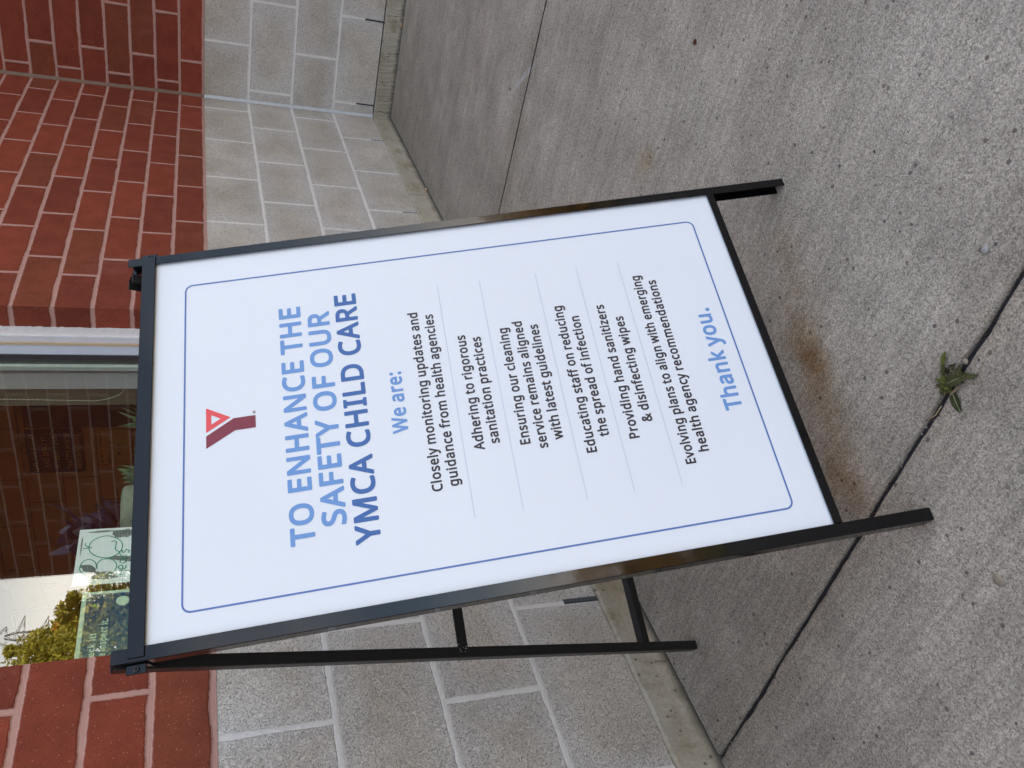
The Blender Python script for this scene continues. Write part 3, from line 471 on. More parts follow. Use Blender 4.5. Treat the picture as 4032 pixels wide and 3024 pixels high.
GLYPH = json.loads(r'''{"!":[315,[[102,-8,141,-13,173,-5,205,16,220,40,227,80,220,120,205,144,173,165,133,172,93,165,62,144,47,120,41,80,48,40,56,24,69,10],[101,184,173,185,184,192,193,208,219,680,216,696,211,704,189,714,77,714,58,704,50,688,75,216,79,200,85,192]]],"&":[778,[[215,-4,298,-9,346,-5,386,3,455,28,522,67,586,11,602,1,738,1,754,12,761,28,758,44,753,52,629,164,666,220,698,292,717,356,713,372,707,380,698,385,682,388,594,388,578,382,570,372,545,300,522,257,392,372,392,380,450,425,486,468,504,516,508,564,499,612,488,636,471,660,450,680,426,696,370,717,322,724,266,722,218,713,186,701,154,683,128,660,106,628,94,596,89,540,98,492,118,452,155,404,149,396,114,372,77,340,56,316,42,292,29,260,23,228,22,188,28,148,39,116,50,93,69,68,90,48,114,31,146,15,178,3],[234,130,210,141,187,164,177,188,176,212,181,236,194,258,218,279,250,301,258,302,415,164,410,156,386,144,338,129,282,124],[282,470,257,500,242,524,237,548,242,572,258,587,274,593,306,596,330,592,346,582,355,572,359,556,356,532,347,516,330,498,290,470]]],"'":[271,[[69,421,86,416,142,416,158,423,169,437,191,685,182,704,166,713,62,714,46,708,36,693,34,677,54,445,60,429]]],"-":[368,[[24,214,45,209,293,211,307,222,313,238,313,310,309,326,301,335,285,342,29,340,13,327,9,310,9,238,15,222]]],".":[314,[[102,-8,141,-12,173,-5,205,16,220,40,227,80,220,120,205,144,173,165,133,172,93,165,62,144,47,120,41,80,48,40,56,24,69,10]]],"1":[618,[[253,5,270,0,358,0,374,7,382,17,386,29,386,685,382,697,374,707,358,714,270,712,70,571,62,562,58,549,61,533,66,525,110,473,126,462,142,462,150,465,230,525,238,517,238,29,244,13]]],"9":[618,[[122,-4,191,-9,271,-4,327,9,375,29,423,60,464,100,496,148,521,204,540,276,550,372,548,460,535,532,507,596,472,644,431,678,375,707,327,719,271,723,215,717,167,704,127,684,87,652,55,612,36,572,26,540,20,500,20,452,25,412,34,380,50,348,87,302,111,283,143,266,175,254,215,246,255,244,295,246,343,256,383,274,389,268,377,228,356,188,327,158,295,138,255,125,215,119,159,120,103,130,87,127,79,120,71,100,73,20,87,4],[247,371,223,376,202,388,186,404,178,420,170,444,168,476,171,508,177,532,197,564,231,586,255,592,279,594,319,587,351,569,381,532,398,484,400,452,396,436,373,404,335,380,295,370]]],":":[314,[[102,-8,141,-12,173,-5,205,16,220,40,227,80,220,120,205,144,173,165,133,172,93,165,62,144,47,120,41,80,48,40,56,24,69,10],[98,384,133,378,165,383,197,400,217,424,227,464,223,504,205,536,181,553,149,563,109,562,85,553,71,544,51,520,41,480,42,456,48,432,56,416,69,401]]],"A":[685,[[-16,5,-3,0,85,0,109,6,120,21,194,197,197,201,205,202,437,201,516,21,525,7,541,0,637,0,653,4,663,13,669,29,666,45,389,696,381,708,373,714,357,717,277,717,261,711,252,701,-28,45,-29,21],[261,337,254,341,317,496,325,486,384,341,373,337]]],"B":[696,[[81,5,94,0,350,0,438,8,494,25,533,45,565,69,593,101,614,141,623,173,627,221,623,261,613,293,595,325,573,349,532,381,566,413,587,445,601,493,602,541,595,581,582,613,558,644,534,664,502,682,462,696,374,711,302,714,94,714,80,709,72,701,66,685,66,29,72,13],[222,131,218,141,218,301,222,306,342,306,390,301,430,289,446,277,460,261,469,229,466,197,454,171,430,149,406,140,366,133],[222,436,218,445,218,573,222,582,326,581,382,575,422,562,443,541,448,517,444,485,430,461,414,450,390,443,350,437]]],"C":[678,[[318,-4,386,-9,466,-6,530,4,586,20,596,28,604,44,604,124,594,142,586,148,570,150,458,128,402,125,354,128,298,144,254,172,233,196,213,228,200,260,193,292,188,332,188,380,192,420,206,468,228,508,258,542,298,568,338,582,386,588,442,587,490,577,554,555,578,556,593,572,632,652,629,668,623,676,594,690,514,713,426,723,338,719,258,701,200,676,138,631,93,580,59,516,45,476,36,436,31,396,30,340,34,292,43,244,54,204,71,164,89,132,113,100,146,68,170,49,208,28,242,13]]],"D":[776,[[81,5,94,0,326,1,366,3,430,14,486,31,542,57,590,91,631,133,662,183,675,213,689,261,699,333,698,405,688,469,662,537,629,589,582,635,534,666,494,684,446,699,390,710,318,714,94,714,80,709,72,701,66,685,66,29,72,13],[222,132,218,141,218,573,221,581,310,582,366,577,414,566,454,549,486,525,508,501,525,469,537,429,542,381,540,317,533,277,517,237,502,213,480,189,454,170,422,154,382,142,334,135]]],"E":[602,[[81,5,102,0,494,0,510,4,521,13,527,29,526,109,518,125,510,131,494,134,230,134,222,135,218,141,218,301,222,305,478,305,492,309,502,317,507,325,509,341,509,413,500,429,486,437,222,439,218,445,218,573,222,579,230,580,494,580,510,583,524,597,527,613,527,685,521,701,510,710,494,714,94,714,80,709,72,701,66,685,66,29,72,13]]],"F":[565,[[81,5,94,0,190,0,206,7,214,17,218,29,218,269,222,277,478,277,494,282,504,293,508,309,508,381,502,398,486,409,220,413,218,573,222,579,230,580,494,580,510,583,524,597,527,613,527,685,521,701,510,710,494,714,94,714,80,709,72,701,66,685,66,29,72,13]]],"G":[774,[[330,-4,418,-9,522,-3,626,16,666,27,677,36,683,44,685,60,685,380,674,398,658,406,410,406,394,404,386,398,379,388,376,372,376,300,386,279,402,272,522,271,533,268,533,140,530,135,522,132,458,125,394,125,346,131,298,146,258,171,227,204,206,244,192,292,186,356,192,420,210,475,237,516,274,549,319,572,362,584,426,589,474,586,538,574,602,553,625,556,639,572,673,644,674,660,672,668,658,681,570,708,482,721,386,722,298,708,226,682,162,644,111,596,87,564,68,532,51,492,38,444,30,356,32,308,40,260,50,220,66,178,82,147,111,108,138,79,170,54,202,35,242,17,290,3]]],"H":[787,[[81,5,94,0,190,0,206,7,216,21,218,293,219,301,222,304,518,304,522,301,522,293,522,29,526,15,534,6,550,0,646,0,659,5,668,13,672,21,674,37,674,685,670,697,662,707,646,714,550,714,536,709,526,699,522,685,522,445,518,439,510,438,222,439,218,445,218,685,212,701,198,712,182,714,94,714,80,709,72,701,66,685,66,29,72,13]]],"I":[385,[[24,5,37,0,301,0,317,7,327,21,328,85,319,101,309,107,253,119,245,125,245,589,253,594,309,607,325,621,329,637,329,685,323,701,309,712,37,714,21,708,11,693,9,637,13,620,29,606,85,594,93,589,93,581,93,125,85,120,29,108,12,93,9,77,9,29,15,13]]],"K":[665,[[81,5,94,0,190,0,203,5,212,13,218,29,219,269,254,298,494,6,510,0,622,0,635,5,644,13,648,21,649,37,641,53,367,397,630,662,635,669,639,685,633,701,625,709,606,714,502,714,486,709,222,441,218,453,218,685,212,701,198,712,182,714,94,714,80,709,72,701,66,685,66,29,72,13]]],"L":[570,[[81,5,102,0,502,0,518,7,526,17,530,29,530,109,522,125,510,133,230,135,222,136,218,141,218,685,214,697,206,707,190,714,86,712,72,701,66,685,66,29,72,13]]],"M":[953,[[81,5,94,0,182,0,198,6,209,21,211,421,214,430,387,13,406,1,486,0,502,5,515,21,686,431,690,421,692,21,702,6,718,0,814,0,830,8,839,21,841,37,841,685,838,695,830,706,814,714,678,714,662,710,653,701,454,230,446,239,254,702,246,709,230,714,94,714,78,708,70,699,66,685,66,37,68,21]]],"N":[806,[[81,5,94,0,182,0,198,6,209,21,210,453,214,464,534,11,542,4,558,0,662,0,678,4,686,11,694,29,694,685,688,701,680,709,662,714,574,714,558,706,550,693,549,269,549,261,542,253,222,705,206,714,94,714,80,709,72,701,66,685,66,29,72,13]]],"O":[827,[[319,-4,386,-9,458,-5,530,12,586,36,642,77,682,122,712,172,736,236,749,316,749,404,737,476,711,548,681,596,634,646,578,684,514,709,434,722,346,722,282,713,210,688,154,653,106,607,69,548,46,484,37,444,31,396,33,300,49,220,80,148,121,92,146,68,178,45,242,14],[330,130,290,143,257,164,228,196,207,236,195,276,187,340,189,404,200,460,217,500,238,532,266,558,298,575,338,585,386,590,434,587,474,578,514,559,538,539,562,505,581,460,592,404,594,356,590,300,580,252,563,212,546,186,526,164,498,146,466,133,418,125,370,125]]],"P":[651,[[81,5,94,0,190,0,206,7,214,17,218,29,218,245,220,253,334,257,382,264,422,274,462,291,502,316,529,341,550,368,569,405,580,445,585,493,582,533,571,573,551,613,523,645,494,668,462,684,430,696,390,706,342,712,94,714,80,709,72,701,66,685,66,29,72,13],[222,386,218,397,218,573,221,581,294,581,350,575,390,562,414,542,426,517,430,477,423,445,406,420,382,405,342,393,294,387]]],"R":[668,[[81,5,94,0,190,0,206,7,214,17,218,29,218,261,222,269,311,269,477,13,486,4,502,0,606,0,622,4,632,13,638,29,635,45,459,309,512,341,550,381,572,421,584,477,582,541,566,591,537,637,494,671,462,687,430,698,390,707,342,712,94,714,80,709,72,701,66,685,66,29,72,13],[222,401,218,405,218,413,218,573,222,581,302,581,350,576,390,565,414,548,423,533,428,517,429,477,418,445,398,423,374,412,334,403]]],"S":[595,[[160,-4,224,-9,288,-7,336,-1,384,11,432,33,464,55,492,84,513,116,529,164,532,228,521,276,496,320,464,352,416,382,360,407,264,442,216,466,200,478,189,492,182,524,186,548,200,566,224,580,256,587,296,589,336,586,392,574,448,556,464,555,472,558,485,572,516,652,512,670,496,684,432,705,360,719,280,723,216,717,160,702,112,677,73,644,46,604,37,580,30,548,31,492,44,444,56,420,72,397,110,364,152,337,200,315,304,277,344,258,371,236,380,212,379,180,364,156,336,138,304,128,256,124,200,127,128,140,56,162,40,161,32,156,24,147,20,132,20,52,25,36,40,24,72,12]]],"T":[602,[[217,5,231,0,327,0,343,8,352,21,354,573,359,580,543,580,559,583,573,597,576,613,576,685,570,701,559,710,543,714,7,714,-7,709,-17,699,-21,685,-21,613,-18,597,-9,586,7,580,191,580,199,579,202,573,202,29,207,14]]],"U":[777,[[295,-4,335,-8,399,-8,455,-1,503,13,543,32,584,60,615,92,641,132,662,188,671,252,671,684,666,700,655,710,639,714,551,714,535,710,525,700,520,684,520,260,513,212,493,172,463,144,423,130,367,124,311,129,287,136,263,148,237,172,217,212,211,260,211,684,206,700,199,708,183,714,95,714,79,712,63,699,59,684,59,260,62,220,72,172,89,132,108,100,154,52,191,28,215,16,255,3]]],"V":[646,[[239,5,253,0,349,0,365,8,373,19,628,669,629,693,621,705,613,711,597,714,501,714,488,709,480,701,301,238,293,251,119,701,109,710,93,714,-3,714,-17,709,-27,699,-31,685,-28,669,226,21]]],"W":[976,[[185,5,201,0,297,0,317,13,457,449,465,456,611,13,620,5,633,0,729,0,745,6,756,21,947,677,946,693,937,706,921,714,825,714,809,711,798,701,681,288,673,281,537,693,525,709,505,714,417,714,401,711,390,701,257,292,249,284,131,701,121,710,105,714,9,714,-7,708,-17,693,-18,677,172,21]]],"Y":[612,[[222,5,237,0,333,0,349,9,357,21,360,277,593,669,596,677,595,693,581,710,565,714,469,714,453,710,445,703,285,428,277,434,117,707,101,714,-3,714,-17,709,-27,699,-31,685,-27,669,205,274,207,29,213,13]]],"a":[607,[[162,-4,227,-9,291,-2,332,12,379,42,392,12,411,0,483,0,499,7,509,20,511,364,506,420,493,460,474,492,443,520,411,538,379,549,331,558,283,560,235,557,187,548,131,531,91,514,77,500,76,476,101,420,111,404,123,397,139,396,195,418,235,428,299,432,331,424,347,414,355,402,361,380,363,364,355,356,227,349,163,336,123,322,91,305,67,287,49,268,33,244,19,204,15,164,21,116,35,78,54,52,83,27,123,6],[203,122,179,134,169,156,172,188,179,201,192,212,219,224,259,232,315,237,355,238,360,236,360,204,354,180,340,156,323,142,299,129,267,120,235,118]]],"c":[526,[[241,-4,300,-9,372,-4,412,5,444,17,460,27,466,36,469,52,469,124,460,141,451,148,436,151,364,129,316,123,276,124,244,132,219,148,196,177,184,212,177,260,179,308,189,356,206,388,220,403,236,414,276,426,308,428,348,424,420,405,436,410,444,417,478,500,475,516,470,524,444,538,380,554,316,560,244,556,188,541,140,518,97,484,66,444,43,396,28,332,25,252,33,188,52,129,84,79,124,42,172,15]]],"d":[661,[[222,-4,276,-9,332,-4,380,10,420,34,428,28,436,10,452,1,532,0,548,6,559,20,561,724,556,741,540,754,436,755,421,748,415,740,411,724,409,532,404,529,380,542,348,552,308,559,252,560,196,550,152,532,108,501,77,468,50,420,30,348,24,276,31,196,49,132,76,83,116,42,168,12],[260,122,236,130,213,148,197,172,187,196,180,228,177,276,180,316,186,348,195,372,208,396,236,420,276,431,316,430,340,426,364,415,379,404,394,380,402,356,409,324,412,276,411,228,405,196,388,156,364,134,340,125,316,121]]],"e":[610,[[252,-4,332,-9,420,1,500,25,514,36,520,52,519,132,509,148,500,153,484,155,420,134,372,125,324,121,284,124,252,132,220,150,201,172,186,204,180,228,188,229,516,229,532,236,540,246,544,260,544,308,539,364,526,412,507,452,476,492,436,523,396,543,348,556,292,561,236,556,188,543,140,518,99,484,68,444,44,396,29,340,24,276,29,212,44,156,68,108,100,68,141,36,190,12],[188,355,188,364,196,382,220,411,252,428,284,433,324,429,349,420,372,396,386,364,380,355]]],"f":[390,[[93,5,108,0,204,1,220,11,226,21,228,422,236,427,340,429,356,439,363,461,363,525,355,541,344,549,332,551,236,551,228,557,231,589,240,613,246,621,260,629,300,632,364,619,386,629,392,637,418,709,412,731,396,743,332,757,268,760,212,752,164,733,124,701,98,661,83,613,78,549,4,525,-13,509,-15,453,-7,437,12,427,68,427,76,425,78,421,78,29,84,13]]],"g":[661,[[203,-214,316,-219,364,-214,420,-200,460,-181,492,-158,516,-132,538,-94,556,-38,561,26,561,522,556,538,540,550,452,550,436,540,428,520,420,519,372,544,324,557,252,560,204,552,156,534,116,507,78,466,51,418,35,370,26,322,24,274,27,226,35,178,48,138,68,98,92,66,118,42,155,18,188,4,228,-6,276,-9,324,-6,364,4,404,21,412,18,407,-22,389,-54,364,-75,332,-87,292,-90,212,-85,156,-73,100,-52,84,-55,74,-62,69,-70,66,-86,66,-158,71,-174,84,-185,116,-197],[260,121,236,130,215,146,198,170,188,194,180,226,177,274,178,306,185,346,204,390,220,408,236,419,276,431,332,426,357,418,379,402,392,386,402,362,409,330,413,290,412,234,406,194,398,170,388,154,364,134,340,124,316,120]]],"h":[664,[[69,5,82,0,178,0,198,13,204,29,204,301,213,357,226,390,248,413,274,424,314,431,354,429,383,421,403,405,414,381,419,341,419,29,425,13,434,4,450,0,538,0,553,5,562,13,568,29,567,373,558,429,541,469,518,501,482,528,450,543,402,555,346,560,298,557,250,545,210,527,204,533,204,541,203,733,194,747,178,756,82,756,65,749,55,733,54,29,60,13]]],"i":[304,[[69,5,83,0,179,1,195,10,203,26,204,525,195,542,179,551,75,550,62,541,54,525,54,29,59,14],[111,573,139,571,171,581,195,601,209,629,212,661,203,693,184,717,155,731,123,735,87,725,60,701,50,677,48,637,59,607,83,583]]],"k":[580,[[69,5,82,0,170,0,186,4,197,13,203,29,204,197,226,214,234,209,402,5,418,0,530,0,546,9,556,29,553,45,547,53,335,309,534,501,541,517,538,533,530,544,514,551,410,551,394,549,210,373,203,381,203,389,203,725,194,746,178,755,82,756,65,749,55,733,54,29,60,13]]],"l":[304,[[69,5,82,0,178,0,194,9,204,29,204,725,202,734,194,747,178,756,82,756,65,749,55,733,54,29,60,13]]],"m":[981,[[69,5,82,0,178,0,198,13,204,29,204,301,214,365,228,397,243,413,274,427,314,431,346,428,370,416,381,405,391,381,395,341,395,29,401,13,410,5,426,0,514,0,529,5,538,13,544,29,544,317,552,365,567,397,586,415,618,427,658,431,690,427,706,420,722,405,732,381,736,341,736,37,738,19,746,8,762,0,858,0,870,5,879,13,885,29,885,365,876,429,856,477,831,509,794,535,754,551,706,559,650,560,594,550,546,530,506,502,498,500,470,525,442,540,410,551,362,559,314,560,274,554,233,541,194,519,187,525,178,542,162,551,82,551,66,545,57,533,54,517,54,37,56,21]]],"n":[664,[[69,5,82,0,178,0,198,13,204,29,204,301,209,341,215,365,231,397,250,414,282,426,330,431,362,428,386,419,403,405,414,381,419,341,419,29,425,13,434,4,450,0,538,0,553,5,562,13,568,37,566,389,558,429,546,461,530,487,506,512,482,529,450,544,402,556,362,560,314,559,274,552,234,540,194,518,187,525,178,542,162,551,82,551,62,541,57,533,54,517,54,29,60,13]]],"o":[651,[[244,-4,300,-9,348,-6,396,3,452,27,492,55,524,88,552,132,570,180,581,252,581,308,570,372,552,420,520,468,484,503,436,533,380,552,324,560,260,558,212,549,156,527,116,500,84,468,53,420,35,372,25,308,25,244,37,180,60,124,92,77,132,41,187,12],[268,123,244,130,220,145,204,164,192,188,182,220,177,260,178,308,184,340,191,364,204,389,220,407,236,418,260,426,284,430,340,427,364,419,388,404,402,388,414,364,424,332,429,292,424,220,417,196,404,169,388,148,372,136,348,125,324,121]]],"p":[661,[[69,-214,82,-219,178,-219,198,-206,204,-190,204,10,205,18,210,22,250,4,306,-8,362,-8,418,2,458,17,496,42,530,75,556,114,576,162,588,226,590,306,580,378,560,434,534,474,498,509,458,535,402,554,338,561,298,558,258,550,226,538,194,518,178,543,162,551,82,551,67,546,58,536,54,522,54,-190,60,-206],[298,121,274,126,249,138,232,154,220,178,210,210,205,250,204,298,208,338,223,386,234,402,250,416,290,429,346,429,370,423,394,410,408,394,422,370,432,338,437,306,435,234,419,178,404,154,387,138,370,128,349,122]]],"r":[459,[[69,5,82,0,178,0,198,13,204,29,204,301,214,349,226,371,242,390,260,405,282,416,322,425,386,419,396,421,409,429,418,445,429,525,424,541,417,549,402,555,362,560,322,560,294,557,242,539,194,505,180,541,162,551,82,551,66,545,58,536,54,517,54,29,60,13]]],"s":[525,[[142,-4,240,-9,280,-5,328,4,368,19,398,36,424,58,444,84,455,108,462,132,464,180,456,220,432,259,405,284,368,306,187,380,168,395,166,404,168,412,184,424,208,430,240,433,304,427,384,403,400,403,408,406,421,420,454,492,452,508,440,522,384,543,320,556,256,561,192,557,144,546,96,526,61,500,37,468,22,428,21,380,32,340,56,304,88,277,120,260,288,191,306,180,318,164,316,148,301,132,272,122,240,118,192,119,152,125,56,157,40,155,30,148,24,140,21,124,21,52,26,36,40,24,72,12]]],"t":[407,[[198,-4,253,-9,309,-4,349,7,357,12,369,28,370,100,365,114,357,123,341,129,277,119,253,119,237,124,218,140,213,156,211,180,211,420,213,427,333,427,349,431,357,437,365,452,366,524,357,542,341,551,213,553,211,556,211,636,205,652,195,660,181,664,125,664,109,657,101,648,69,556,61,549,5,526,-8,516,-15,500,-14,452,-5,436,5,429,53,427,61,420,62,156,67,116,77,84,97,52,125,25,157,7]]],"u":[664,[[212,-4,276,-9,332,-4,388,13,428,35,436,12,452,1,532,0,548,4,557,12,562,20,564,36,564,516,562,532,548,547,532,551,444,551,430,548,420,539,414,524,414,252,411,220,403,188,388,156,364,135,332,124,292,120,252,123,228,133,213,148,203,172,199,212,199,516,196,533,183,548,164,551,76,551,60,545,52,536,48,516,48,204,50,164,57,124,78,76,108,40,148,15,180,3]]],"v":[554,[[187,5,205,0,301,0,317,3,329,13,537,509,536,533,525,546,509,551,413,551,402,549,391,541,253,200,117,541,109,547,93,551,-3,551,-19,545,-27,536,-31,525,-29,509,174,21]]],"w":[832,[[142,6,160,1,256,1,272,4,283,14,392,323,498,14,507,6,520,1,624,1,640,4,648,11,656,25,804,510,806,526,798,542,784,551,768,552,680,552,662,542,654,526,576,255,568,241,472,528,465,542,456,549,440,552,344,552,334,550,318,534,216,240,133,526,125,542,104,552,8,552,-8,546,-16,537,-20,526,-18,510,129,22]]],"y":[556,[[23,-214,102,-219,134,-215,174,-203,200,-190,222,-174,246,-150,271,-118,302,-61,537,506,540,530,526,547,510,551,414,551,398,547,390,539,262,216,254,217,118,541,110,547,94,551,-2,551,-17,546,-25,538,-30,522,-26,506,181,34,182,26,153,-38,137,-62,118,-79,102,-87,78,-91,6,-86,-10,-94,-16,-102,-20,-118,-18,-190,-10,-204,-2,-209]]],"z":[516,[[23,5,44,0,428,0,444,3,456,13,462,29,462,93,458,109,444,121,428,124,204,125,451,445,455,461,455,525,444,544,436,549,420,551,60,551,44,549,33,541,25,525,26,453,34,437,44,430,252,427,259,421,13,101,8,85,8,29,14,13]]]," ":[260,[]]}''')
def text_polys(s, x0, x1, base, capsize, shear=0.0, xref=0.29):
    """outlines of a line of bold lettering fitted between x0 and x1; y up, cap height capsize"""
    tot = sum(GLYPH[c][0] for c in s); kx = (x1 - x0) / tot; ky = capsize / 714.0; out = []; x = 0
    for c in s:
        a, loops = GLYPH[c]
        gl_ = []
        for l in loops:
            gl_.append([(x0 + (x + l[i]) * kx, base + l[i + 1] * ky + shear * (x0 + (x + l[i]) * kx - xref)) for i in range(0, len(l), 2)])
        if gl_: out.append(gl_)
        x += a
    return out

# ------------------------------------------------------------------ ground
def slab_mesh(s0, s1, d0, d1, jl, jr, jd):
    skew = lambda s, d: 0.0045 - 0.0155 * min(d, 2.5) if 3.4 < s < 3.6 else 0.0
    """one poured slab with worn, slightly ragged edges at its joints"""
    bm = bmesh.new(); rnd = random.Random(int(s0 * 1000) + 5)
    ds = []; d = d0
    while d < d1: ds.append(d); d += 0.006 if d < 3.2 else 0.3
    ds.append(d1)
    def walk(amp):
        a = 0; o = []; b = 0
        for _ in ds: a = a * 0.86 + rnd.uniform(-1, 1) * amp * 0.75; b = b * 0.35 + a * 0.65; o.append(b)
        return o
    L1, R1 = walk(jl), walk(jr); rows = []
    for i, d in enumerate(ds):
        dd = d + (rnd.uniform(-1, 1) * jd if i == 0 else 0)
        chipL = max(0, L1[i]) * 0.7; chipR = max(0, R1[i]) * 0.7
        xs = [(s0 + L1[i] * 0.5, -0.045), (s0 + L1[i], -0.006), (s0 + L1[i] + 0.0015 + chipL, -0.0016), (s0 + 0.007 + chipL * 2, 0.0),
              (s1 - 0.007 - chipR * 2, 0.0), (s1 - R1[i] - 0.0015 - chipR, -0.0016), (s1 - R1[i], -0.006), (s1 - R1[i] * 0.5, -0.045)]
        rows.append([bm.verts.new((x + skew(x, dd), dd, z)) for x, z in xs])
    for a, b in zip(rows, rows[1:]):
        for k in range(7): bm.faces.new((a[k], a[k + 1], b[k + 1], b[k]))
    # wall-side edge: a row of verts dropped down, ragged
    n = 260; top = []; bot = []
    bm.verts.ensure_lookup_table()
    f0 = [bm.verts.new((v.co.x, d0 - 0.0005, -0.045)) for v in rows[0]]
    for k in range(7): bm.faces.new((rows[0][k + 1], rows[0][k], f0[k], f0[k + 1]))
    bmesh.ops.recalc_face_normals(bm, faces=bm.faces[:])
    return bm
E0 = 0.0150
pv = bmesh.new()
for s0, s1, jl, jr in ((E0, 1.7772, 0.0012, 0.0005), (1.7828, 3.5066, 0.0007, 0.0009), (3.5154, 5.2385, 0.0009, 0.0007), (5.2415, 9.0, 0.0007, 0.001)):
    b_ = slab_mesh(s0, s1, E0, 6.5, jl, jr, 0.0012)
    me_ = bpy.data.meshes.new('t'); b_.to_mesh(me_); b_.free(); pv.from_mesh(me_); bpy.data.meshes.remove(me_)
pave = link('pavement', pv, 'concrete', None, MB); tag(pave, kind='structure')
# ragged lip of the slab along both footings (concrete crumbs bridging the expansion joint)
bm = bmesh.new()
box(bm, (-0.30, -0.30, -0.05), (9.0, 0.06, -0.0125)); box(bm, (-0.30, 0.06, -0.05), (0.06, 3.4, -0.0125)); box(bm, (3.44, 0.06, -0.05), (3.56, 6.5, -0.0088)); box(bm, (1.7780, 0.06, -0.05), (1.7820, 6.5, -0.0012)); box(bm, (5.2375, 0.06, -0.05), (5.2425, 6.5, -0.0012)); box(bm, (-0.2, 0.06, -0.058), (9.0, 6.6, -0.0455))
jf = link('joint_filler', bm, 'filler', None, MB); tag(jf, kind='structure')
bm = bmesh.new()
quad(bm, [(-400, -400, -0.06), (400, -400, -0.06), (400, 400, -0.06), (-400, 400, -0.06)])
tag(link('lawn', bm, 'lawn', None, None), kind='structure')

# ------------------------------------------------------------------ the building
bld = empty('community_building', MB, 'red brick building on a grey block base with an inside corner and white framed window', 'building')
HT, TH = 3.8, 0.306
WS0, WS1, WZ0, WZ1 = 1.9370, 3.1190, 1.0020, 2.42          # window opening
BASE, FOOT = 0.8955, 0.0890
def wall_box(bm, s0, s1, d0, d1, z0, z1, us=0.0, left_u=None, right_u=None, mi=0, swap=False, T=None):
    """box with metric UVs: u runs along the wall, v is height"""
    T = T or (lambda s, d, z: (s, d, z))
    P = lambda s, d, z: T(s, d, z)
    def q(pts, uv): quad(bm, pts, uv, mi)
    q([P(s0, d1, z0), P(s0, d1, z1), P(s1, d1, z1), P(s1, d1, z0)], [(s0 + us, z0), (s0 + us, z1), (s1 + us, z1), (s1 + us, z0)])
    q([P(s0, d0, z0), P(s1, d0, z0), P(s1, d0, z1), P(s0, d0, z1)], [(s0 + us, z0), (s1 + us, z0), (s1 + us, z1), (s0 + us, z1)])
    r = (s1 + us) if right_u is None else right_u
    q([P(s1, d1, z0), P(s1, d1, z1), P(s1, d0, z1), P(s1, d0, z0)], [(r, z0), (r, z1), (r + d1 - d0, z1), (r + d1 - d0, z0)])
    l = (s0 + us) if left_u is None else left_u
    q([P(s0, d0, z0), P(s0, d0, z1), P(s0, d1, z1), P(s0, d1, z0)], [(l - d1 + d0, z0), (l - d1 + d0, z1), (l, z1), (l, z0)])
    q([P(s0, d0, z1), P(s1, d0, z1), P(s1, d1, z1), P(s0, d1, z1)], [(s0 + us, 2), (s1 + us, 2), (s1 + us, 2), (s0 + us, 2)])
    q([P(s0, d0, z0), P(s0, d1, z0), P(s1, d1, z0), P(s1, d0, z0)], [(s0 + us, z0)] * 4)
# window wall
bm = bmesh.new()
wall_box(bm, -0.30, WS0, -0.072, 0, BASE, HT, right_u=2.109)
wall_box(bm, WS1, 8.0, -0.072, 0, BASE, HT, us=BRICK_L_SHIFT, left_u=2.18)
wall_box(bm, WS0, WS1, -0.072, 0, BASE, WZ0)
wall_box(bm, WS0, WS1, -0.072, 0, WZ1, HT)
link('brick_wall', bm, 'brick_a', bld)
bm = bmesh.new(); wall_box(bm, -0.30, 8.0, -0.09, -0.0015, FOOT, BASE); link('block_base', bm, 'cmu_a', bld)
# side wall (comes forward from the corner)
def TB(t, d, z):  # along the side wall / out of it -> building frame
    return (d - 0.0089 * t, t - 0.0089 * d * 0, z)
B1 = 3.085
bm = bmesh.new(); wall_box(bm, 0.0, B1, -0.09, 0, BASE, HT, T=TB); bmesh.ops.recalc_face_normals(bm, faces=bm.faces[:]); side = link('brick_wall', bm, 'brick_b', bld)
bm = bmesh.new(); wall_box(bm, 0.0, B1, -0.09, -0.0015, FOOT, BASE, T=TB); bmesh.ops.recalc_face_normals(bm, faces=bm.faces[:]); link('block_base', bm, 'cmu_b', bld)
bm = bmesh.new(); wall_box(bm, -8.0, -0.12, B1 - 0.09, B1 - 0.0005, BASE, HT); link('brick_wall', bm, 'brick_a', bld)
bm = bmesh.new(); wall_box(bm, -8.0, -0.12, B1 - 0.09, B1 - 0.002, -0.05, BASE); link('block_base', bm, 'cmu_a', bld)
# footings: flush strip of cast concrete with a worn top arris
def foot(T, s0, s1, name):
    bm = bmesh.new(); n = 500; rnd = random.Random(3); prof = [(-0.08, FOOT - 0.002), (-0.004, FOOT - 0.002), (0.003, FOOT - 0.009), (0.004, 0.03), (0.006, 0.004), (0.0035, -0.04)]
    rows = []
    for i in range(n + 1):
        s = s0 + (s1 - s0) * i / n
        rows.append([bm.verts.new(T(s, d + (rnd.uniform(-1, 1) * 0.0012 if 0 < k < 5 else 0), z + (rnd.uniform(-1, 1) * 0.0012 if 0 < k < 5 else 0))) for k, (d, z) in enumerate(prof)])
    ul = bm.loops.layers.uv.verify()
    for i, (a, b) in enumerate(zip(rows, rows[1:])):
        for k in range(len(prof) - 1):
            f = bm.faces.new((a[k], b[k], b[k + 1], a[k + 1]))
            for lp, (ii, kk) in zip(f.loops, ((i, k), (i + 1, k), (i + 1, k + 1), (i, k + 1))): lp[ul].uv = (s0 + (s1 - s0) * ii / n, prof[kk][1])
    bmesh.ops.recalc_face_normals(bm, faces=bm.faces[:])
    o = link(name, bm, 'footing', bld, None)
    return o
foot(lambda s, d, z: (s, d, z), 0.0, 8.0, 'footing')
foot(TB, 0.0, B1, 'footing')
